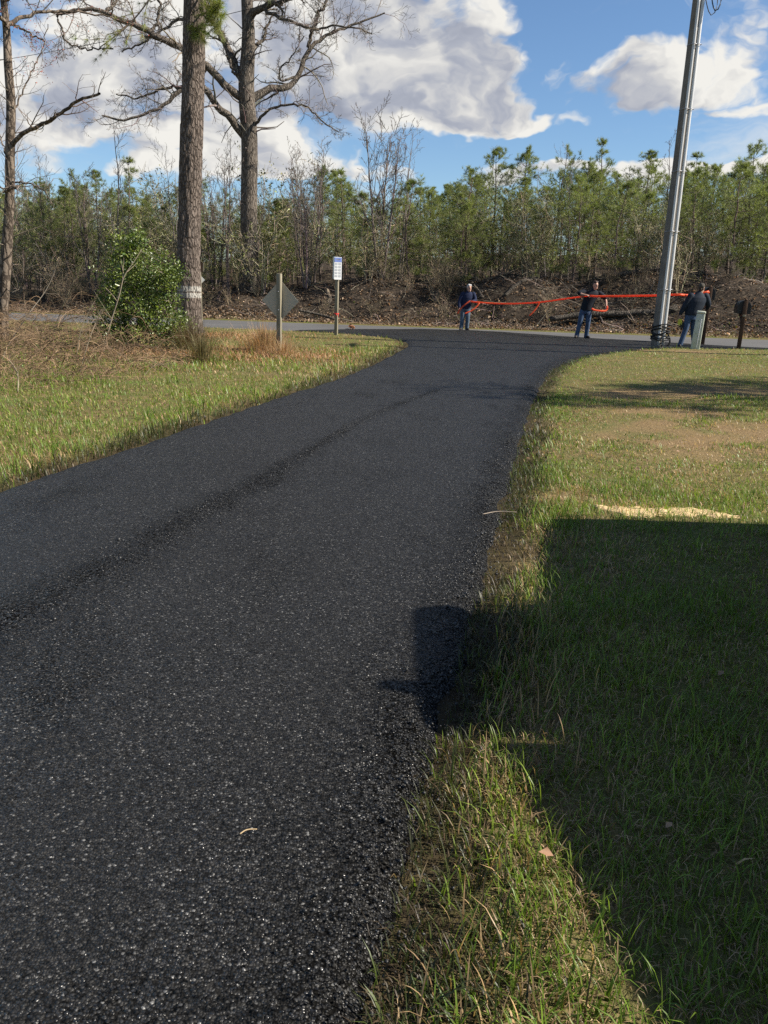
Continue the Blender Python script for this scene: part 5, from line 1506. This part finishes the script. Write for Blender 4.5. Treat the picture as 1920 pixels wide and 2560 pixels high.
def person(name_label, loc, J):
    t = thing('person', name_label, 'person', loc)
    b = MB(); W = head_geo(b, J['head'], J['yaw'], 0, J.get('hs', 1.0))
    nb = np.array(J['neck'], float); chain(b, [nb + np.array([0, 0, -.06]), np.array(J['head']) + np.array([0, 0, -.09])], [.062, .056], 12, 6)
    hip, ch = np.array(J['hip'], float), np.array(J['chest'], float)
    # bare body under the clothes, one continuous surface
    loft(b, [(hip + np.array([0, 0, -.06]), .12, .08), (hip + np.array([0, 0, .08]), .13, .09), ((hip + ch) / 2, .125, .085), (ch, .15, .095), (ch + (nb - ch) * .6, .13, .08), (nb, .07, .06)])
    for sh, el, wr, d, n_, curl, th in J['arms']:
        chain(b, [sh, el, wr], [.046, .038, .027], 10, 12); hand(b, wr, d, n_, curl, 1.0, th)
    for hp_, kn, an_, toe in J['legs']: chain(b, [hp_, kn, an_], [.075, .05, .038], 10, 12); chain(b, [an_ + np.array([0, 0, -.04]), np.array(toe)], [.034, .028], 9, 6)
    body = fuse('body', b, MAT['skin'], t, .0098, 2)
    # clothes
    c = MB(); tw = J['torso']
    loft(c, tw, 22)
    for (sh, el, wr, d, n_, curl, th), f in zip(J['arms'], J['sleeve']):
        sh, el, wr = map(lambda q: np.array(q, float), (sh, el, wr)); fr_, rads = f
        if fr_ >= 1: pts = [sh, el, el + (wr - el) * .93]
        else: pts = [sh, sh + (el - sh) * .45, sh + (el - sh) * .85]
        chain(c, pts, rads, 12, 12)
    chain(c, [nb + np.array([0, 0, -.05]), nb + np.array([0, 0, .025])], [.085, .07], 12, 5)
    fuse(J['top_name'], c, MAT[J['top']], t, .0125, 3)
    c = MB(); loft(c, [(hip + np.array([0, 0, -.16]), .15, .115), (hip + np.array([0, 0, -.05]), .178, .135), (hip + np.array([0, 0, .06]), .172, .13), (hip + np.array([0, 0, .12]), .165, .125)])
    for hp_, kn, an_, toe in J['legs']:
        hp_, kn, an_ = map(lambda q: np.array(q, float), (hp_, kn, an_)); chain(c, [hp_, hp_ + (kn - hp_) * .5, kn, kn + (an_ - kn) * .55, an_ + np.array([0, 0, -.03])], [.105, .098, .080, .073, .076], 14, 16)
    fuse('jeans', c, MAT[J['jeans']], t, .0125, 2)
    for hp_, kn, an_, toe in J['legs']:
        an_, toe = np.array(an_, float), np.array(toe, float); f = MB(); dv = unit((toe - an_) * np.array([1, 1, 0])); heel = np.array([an_[0], an_[1], .045]) - dv * .055
        tz = toe.copy(); tz[2] = .04; chain(f, [heel, (heel + tz) / 2 + np.array([0, 0, .012]), tz], [.046, .048, .045], 12, 10); chain(f, [np.array([an_[0], an_[1], .06]), an_ + np.array([0, 0, .03])], [.052, .052], 10, 5)
        chain(f, [heel * np.array([1, 1, 0]) + np.array([0, 0, .02]), tz * np.array([1, 1, 0]) + np.array([0, 0, .02])], [.04, .04], 10, 6)
        s_ = fuse('boot', f, MAT['boot'], t, .011, 2)
        me = s_.data; co = np.empty(len(me.vertices) * 3, np.float32); me.vertices.foreach_get('co', co); co = co.reshape(-1, 3); co[:, 2] = np.maximum(co[:, 2], 0.002); me.vertices.foreach_set('co', co.ravel())
    # hair or cap
    h = MB()
    hs = J.get('hs', 1.0)
    if J['hair'] != 'cap':
        for (u, v, z, rr) in ((0, -.02, .075, .078), (0, -.06, .04, .07), (.03, .035, .092, .05), (-.03, .035, .092, .05), (0, -.085, -.01, .05), (.05, -.03, .03, .04), (-.05, -.03, .03, .04)):
            chain(h, [W(u, v, z), W(u, v - .004, z + .002)], [rr * hs, rr * hs], 12, 4)
        fuse('hair', h, MAT[J['hair']], t, .009, 1)
    else:
        for (u, v, z, rr) in ((0, -.02, .065, .088), (0, -.03, .05, .09), (0, .03, .065, .065)): chain(h, [W(u, v, z), W(u, v - .004, z + .002)], [rr, rr], 14, 4)
        for q in (-.05, -.025, 0, .025, .05): chain(h, [W(q, .06, .062), W(q * .9, .165 - abs(q) * .8, .05)], [.010, .007], 8, 5)
        fuse('cap', h, MAT['cap_cloth'], t, .009, 1)
        h2 = MB()
        for (u, v, z, rr) in ((0, -.075, -.03, .045), (.045, -.045, -.02, .035), (-.045, -.045, -.02, .035)): chain(h2, [W(u, v, z), W(u, v - .004, z - .012)], [rr, rr], 10, 4)
        fuse('hair', h2, MAT['hair_brown'], t, .009, 1)
    for q in (-1, 1): 
        e = MB(); chain(e, [W(q * .03, .080, .004), W(q * .03, .085, .004)], [.011, .010], 8, 4); e.build('eye', MAT['eye'], body, True, loc=(0, 0, 0))
    e = MB(); chain(e, [W(-.024, .082, -.062), W(0, .090, -.06), W(.024, .082, -.062)], [.005, .007, .005], 7, 6); e.build('mouth', MAT['lip'], body, True, loc=(0, 0, 0))
    return t


A = np.array
# man in the navy sweatshirt (left)
p1 = gnd(1163, 826); p1[2] = 0.0 if tcoord(p1[0], p1[1]) < T_FAR else p1[2]
J1 = dict(head=(.075, -.03, 1.555), yaw=.35, neck=(.06, 0, 1.40), chest=(.04, .0, 1.22), hip=(-.02, .02, .88), hair='hair_grey', top='navy', top_name='sweatshirt', jeans='jeans_pale',
          arms=[((-.15, 0, 1.34), (-.27, -.02, 1.06), (-.27, -.10, .84), (.0, -.25, -1), (.8, 0, 0), .7, 1), ((.25, 0, 1.34), (.34, -.06, 1.08), (.19, -.26, 1.08), (-1, -.2, .05), (0, .4, -.9), 1.0, 1)],
          sleeve=[(1, [.085, .075, .058]), (1, [.085, .072, .056])],
          legs=[(A((-.11, .02, .84)), A((-.13, -.01, .46)), A((-.155, .03, .09)), (-.20, -.13, .04)), (A((.07, .02, .84)), A((.07, -.03, .46)), A((.065, .05, .09)), (.11, -.10, .04))],
          torso=[(A((-.02, .02, .80)), .19, .145), (A((-.02, .02, .88)), .205, .15), (A((0, .01, 1.03)), .20, .145), (A((.03, 0, 1.2)), .215, .145), (A((.045, 0, 1.31)), .215, .125), (A((.055, 0, 1.385)), .14, .10), (A((.06, 0, 1.43)), .07, .07)])
person('man in a navy sweatshirt and pale jeans gripping the left end of the orange strap', p1, J1)
# man in the black T-shirt (middle)
p2 = gnd(1456, 847); p2[2] = .02
J2 = dict(head=(.275, -.03, 1.725), yaw=.5, neck=(.235, .01, 1.575), chest=(.17, .01, 1.36), hip=(.04, .02, .96), hair='hair_brown', top='black_cloth', top_name='t_shirt', jeans='jeans',
          arms=[((-.04, 0, 1.515), (-.27, -.10, 1.45), (-.035, -.30, 1.395), (1, -.1, -.05), (0, .3, -1), 1.0, -1), ((.44, 0, 1.47), (.655, -.08, 1.30), (.655, -.20, 1.06), (0, -.1, -1), (-1, 0, 0), .9, 1)],
          sleeve=[(.5, [.085, .085, .08]), (.5, [.085, .085, .08])],
          legs=[(A((-.06, .02, .90)), A((-.13, -.02, .50)), A((-.195, .04, .09)), (-.26, -.12, .04)), (A((.13, .02, .90)), A((.135, -.03, .50)), A((.13, .05, .09)), (.19, -.11, .04))],
          torso=[(A((.05, .02, .90)), .20, .145), (A((.06, .02, 1.0)), .205, .155), (A((.10, .015, 1.15)), .21, .155), (A((.16, 0, 1.33)), .23, .15), (A((.195, 0, 1.45)), .245, .13), (A((.22, .005, 1.53)), .16, .10), (A((.235, .01, 1.585)), .075, .075)])
person('man in a black T-shirt and blue jeans holding the middle of the orange strap', p2, J2)
# man in the cap, seen from behind (right)
p3 = at(1716, 869, 25.5); p3[2] = float(ground_z(p3[0], p3[1])) - .01
J3 = dict(head=(.26, .03, 1.725), yaw=math.pi * .78, neck=(.20, .02, 1.575), chest=(.15, .0, 1.33), hip=(.05, 0, .97), hair='cap', top='dark_jacket', top_name='jacket', jeans='jeans',
          arms=[((-.04, 0, 1.50), (-.19, -.02, 1.23), (-.285, .02, .97), (-.05, .1, -1), (.9, 0, 0), .6, -1), ((.40, 0, 1.50), (.53, .05, 1.27), (.555, .20, 1.15), (.0, 1, .1), (-.7, 0, .3), .9, 1)],
          sleeve=[(1, [.10, .085, .062]), (1, [.10, .085, .062])],
          legs=[(A((-.05, 0, .92)), A((-.085, .0, .52)), A((-.20, .0, .09)), (-.12, .17, .04)), (A((.14, 0, .92)), A((.17, .10, .50)), A((.26, .10, .10)), (.33, .26, .04))],
          torso=[(A((.05, 0, .94)), .205, .16), (A((.06, 0, 1.02)), .225, .17), (A((.11, 0, 1.17)), .25, .17), (A((.15, 0, 1.34)), .27, .165), (A((.18, 0, 1.45)), .255, .14), (A((.195, .01, 1.535)), .16, .11), (A((.20, .02, 1.60)), .085, .085)])
person('man in a dark jacket and cap seen from behind next to the green pedestal', p3, J3)
# work gloves in his hand
t = thing('work_gloves', 'yellow and black work gloves held by the man in the cap', 'gloves', p3 + A((-.27, .0, .74)))
r = np.random.default_rng(3)
for q, (m_, nm_) in enumerate((('glove_yellow', 'palm'), ('black_plastic', 'cuff'))):
    g = MB(); o0 = A((-.02 + .06 * q, -.02, -.02 - .09 * q))
    for k in range(4): chain(g, [o0 + A((-.03 + .022 * k, 0, .09)), o0 + A((-.045 + .03 * k, r.normal() * .01, .0)), o0 + A((-.06 + .036 * k, r.normal() * .015, -.07 - .015 * (k % 3)))], [.018, .017, .012], 8, 8)
    chain(g, [o0 + A((.03, 0, .05)), o0 + A((.075, 0, .0)), o0 + A((.085, .01, -.03))], [.016, .014, .011], 8, 8)
    fuse(nm_, g, MAT[m_], t, .009, 2)

# orange strap stretched from man to man
h1 = p1 + A((.10, -.27, 1.08)); h2 = p2 + A((.04, -.33, 1.385)); h3 = p3 + A((.42, .22, 1.60))
t = thing('orange_strap', 'long orange strap stretched between the three men', 'strap', h1)
def ribbon(pts, n, w, th, name):
    P = smooth_line(np.array(pts), n); mb = MB()
    T = np.gradient(P, axis=0); T /= np.linalg.norm(T, axis=1, keepdims=True); up = np.repeat([[0, 0.25, 1.]], n, 0); up -= T * (up * T).sum(1, keepdims=True); up /= np.linalg.norm(up, axis=1, keepdims=True) + 1e-9
    sd = np.cross(T, up); an = np.linspace(0, 6.2832, 10, endpoint=False)
    V = P[:, None] + up[:, None] * (np.cos(an)[None, :, None] * w) + sd[:, None] * (np.sin(an)[None, :, None] * th)
    k = (np.arange(n - 1) * 10)[:, None]; q = np.arange(10)[None]; q2 = (q + 1) % 10
    mb.add(V.reshape(-1, 3), [(0, j + 1, j) for j in range(1, 9)] + [((n - 1) * 10, (n - 1) * 10 + j, (n - 1) * 10 + j + 1) for j in range(1, 9)], np.stack([k + q, k + q2, k + 10 + q2, k + 10 + q], -1).reshape(-1, 4))
    return mb.build(name, MAT['orange'], t, True)
ra = lambda x, y, Y: at(x, y, Y)
ribbon([h1, ra(1195, 756, p1[1] - .5), ra(1260, 760, 31.6), ra(1345, 757, 30.4), ra(1425, 745, 29.2), h2], 50, .028, .018, 'span')
ribbon([h2, ra(1490, 741, p2[1] - .45), ra(1560, 740, 27.6), ra(1640, 739, 26.2), ra(1700, 736, 25.3), p3 + A((.02, .35, 1.50)), h3, p3 + A((.56, .24, 1.63))], 60, .033, .02, 'span')
ribbon([h1, p1 + A((-.05, -.28, .98)), p1 + A((-.24, -.24, .80)), p1 + A((-.34, -.22, .62))], 20, .028, .02, 'tail')
q0 = ra(1198, 757, p1[1] - .5); ribbon([q0, q0 + A((-.06, -.02, -.12)), q0 + A((-.28, -.05, -.30)), q0 + A((-.52, -.06, -.40))], 20, .026, .018, 'tail')
q0 = ra(1349, 756, 30.35); ribbon([q0, q0 + A((-.06, 0, -.14)), q0 + A((-.20, -.02, -.33)), q0 + A((-.34, -.02, -.47))], 20, .024, .016, 'tail')
lh = p2 + A((.655, -.24, .98)); ribbon([lh + A((.02, 0, .10)), lh + A((.03, 0, -.01)), lh + A((-.03, -.03, -.07)), lh + A((-.2, -.06, -.07)), lh + A((-.40, -.06, -.05)), lh + A((-.50, -.06, .0))], 26, .030, .022, 'tail')
q0 = p3 + A((.56, .24, 1.63)); ribbon([q0, q0 + A((-.06, 0, -.1)), q0 + A((-.16, .0, -.18))], 10, .03, .018, 'tail')


# ------------------------------------------------------------------ paving truck parked out of view on the right: its shadow lies over the lawn
MAT['truck_paint'] = plain('truck_paint', (.55, .55, .53), .35, .5, 0, .06, 4.0)
MAT['truck_glass'] = plain('truck_glass', (.02, .03, .035), .1, .5)
def truck():
    X0 = 3.05; tan = math.tan(SUN_EL) / math.sin(SUN_AZ); zfor = lambda xs: (X0 - xs) * tan
    t = thing('dump_truck', 'parked paving truck just beyond the right edge, shading the lawn', 'truck', (X0, -.13, 0)); W_ = 2.1
    def bx(name, y0, y1, z0, z1, x0=0, x1=W_, m='truck_paint', bev=.04): return local_box(name, ((x0 + x1) / 2, (y0 + y1) / 2, (z0 + z1) / 2), (x1 - x0, y1 - y0, z1 - z0), MAT[m], t, bev)
    def prism(name, prof, x0=0, x1=W_):
        n = len(prof); V = [(x, y, z) for x in (x0, x1) for (y, z) in prof]; bm = bmesh.new(); vs = [bm.verts.new(v) for v in V]; bm.faces.new(vs[:n]); bm.faces.new(list(reversed(vs[n:])))
        for i in range(n): bm.faces.new((vs[i], vs[n + i], vs[n + (i + 1) % n], vs[(i + 1) % n]))
        bmesh.ops.recalc_face_normals(bm, faces=bm.faces); me = bpy.data.meshes.new(name); bm.to_mesh(me); bm.free()
        return bevel(link(name, me, MAT['truck_paint'], t, (0, 0, 0)), .03, 2)
    zh, zc, zb = zfor(.97), zfor(.05), zfor(.50)
    prism('hood', [(3.75, .55), (5.66, .55), (5.66, zfor(1.13)), (3.75, zfor(.74))])
    cabin = bx('cab', 2.5, 3.73, .55, zc, bev=.12)
    for x in (-.004, W_ + .004): local_box('window', (x, 3.12, zc - .45), (.01, .75, .5), MAT['truck_glass'], cabin, .03)
    prism('dump_body', [(-3.6, .95), (2.48, .95), (2.48, zfor(.40)), (1.2, zfor(.68)), (-3.6, zfor(.68))], -.02, W_ + .02)
    bx('chassis', -3.5, 5.7, .45, .75, .5, 1.6, 'rubber', .02)
    bx('bumper', 5.68, 5.8, .45, .75, 0, W_, 'steel', .02)
    bx('step', 2.7, 3.95, .35, .53, 0, .3, 'rubber', .02)
    MB().tubes(A([[.08, 2.80, zc - .02], [.08, 2.80, zc + .10]]), A([.07, .05]), 12, None, True).build('beacon', MAT['orange'], t, True, loc=(0, 0, 0))
    MB().tubes(A([[.0, 3.85, zh + .15], [-.2, 3.95, zh + .2]]), A([.02, .02]), 8, None, True).build('mirror_arm', MAT['steel'], t, True, loc=(0, 0, 0))
    for y in (4.9, -1.2, -2.5):
        for x in (.02, W_ - .26):
            wl = MB().tubes(A([[x, y, .5], [x + .24, y, .5]]), A([.5, .5]), 28, None, True).build('wheel', MAT['rubber'], t, True, loc=(0, 0, 0))
            MB().tubes(A([[x - .01, y, .5], [x + .25, y, .5]]), A([.27, .27]), 20, None, True).build('rim', MAT['steel'], wl, True, loc=(0, 0, 0))


truck()
# wooden pole beyond the right edge whose thin shadow crosses the driveway
t = thing('utility_pole', 'wooden pole beyond the right edge, its thin shadow crossing the driveway', 'pole', (13.2, 20.9, 0))
MB().tubes(A([[0, 0, -.2], [0, 0, 6], [0, 0, 12.6]]), A([.16, .14, .12]), 16, None, True).build('shaft', MAT['pole_wood'], t, True, loc=(0, 0, 0))
local_box('crossarm', (0, 0, 12.0), (.12, 1.8, .12), MAT['pole_wood'], t)

# ------------------------------------------------------------------ small things on the ground
# pale sand patch on the lawn
def sand():
    Y0, X0 = 5.93, 2.05; c = G(1660, 1283); r = np.random.default_rng(4); nx, ny = 60, 14
    u, v = np.meshgrid(np.linspace(-1, 1, nx), np.linspace(-1, 1, ny)); w = .27 * (1 - np.abs(u) ** 3) ** .5 * (.3 + 1.2 * fbm(u * 5, u * 0, 1, 3, 3)) + .004
    X = c[0] + u * .52 + .03 * vnoise(u, v, 6, 1); Y = c[1] + .02 - u * .05 + .05 * np.sin(u * 4) + v * w * .6; Z = ground_z(X, Y) - .006 + .026 * np.clip(1 - v ** 2, 0, 1) ** .6 + .03 * (fbm(X, Y, 16, 4, 2) - .5) - .008
    i = (np.arange(ny - 1)[:, None] * nx + np.arange(nx - 1)[None]).reshape(-1)
    o = MB().add(np.stack([X, Y, Z], -1).reshape(-1, 3), None, np.stack([i, i + 1, i + nx + 1, i + nx], 1)).build('sand_patch', plain('sand', (.56, .41, .22), .95, .1, 0, .35, 45.0, .8), smooth=True)
    tag(o, 'narrow strip of pale yellow sand in the lawn at the shadow edge', 'sand')


sand()


def curl_stem(name, label, cat, pts, r0, col, z):
    P = smooth_line(np.array([np.r_[G(a, b)[:2], z + dz] for (a, b, dz) in pts]), 14)
    o = MB().tubes(P, np.linspace(r0, r0 * .6, 14), 6, np.array([col]), True).build(name, MAT['straw'], None, True); tag(o, label, cat)


curl_stem('dry_stem', 'curved tan stem lying alone on the black asphalt', 'straw', [(600, 2107, .0), (617, 2099, .006), (643, 2096, .002)], .0022, (.62, .47, .27), .03)
curl_stem('dry_stem', 'thin pale stick lying across the driveway edge beside the lawn', 'stick', [(1205, 1299, .01), (1245, 1294, .02), (1290, 1297, .02)], .0032, (.50, .42, .33), .03)
def one_leaf(label, px, py, s, col, z, seed, n=1):
    r = np.random.default_rng(seed); c = G(px, py); m = MB()
    for k in range(n):
        P = A([[c[0] + r.normal() * .05 * (n > 1), c[1] + r.normal() * .08 * (n > 1), z + .01 * k]]); leaves(m, P, A([[.2, -.4, 1]]) + r.normal(size=(1, 3)) * .35 * (n > 1), s, A([col]), r, .65, .45)
    o = m.build('dead_leaf', MAT['dead_leaf']); tag(o, label, 'leaf')


one_leaf('tan dead leaf caught in the lit grass near the bottom', 1362, 2172, .045, (.42, .24, .14), .05, 3)
one_leaf('clump of brown leaves lying on the far end of the asphalt left of the men', 880, 823, .22, (.22, .11, .06), .03, 6, 9)

# overhead service wire running from the pole away to the left
w0 = b_pole_top; w1 = at(-420, 196, 50.0)
u_ = np.linspace(0, 1, 40)[:, None]; P = w0 * (1 - u_) + w1 * u_; P[:, 2] -= .9 * 4 * (u_ * (1 - u_))[:, 0]
t = thing('overhead_wire', 'thin service wire crossing the clouds behind the bare oak', 'wire', P[0]); MB().tubes(P, np.full(40, .011), 5).build('strand', MAT['black_plastic'], t, True)
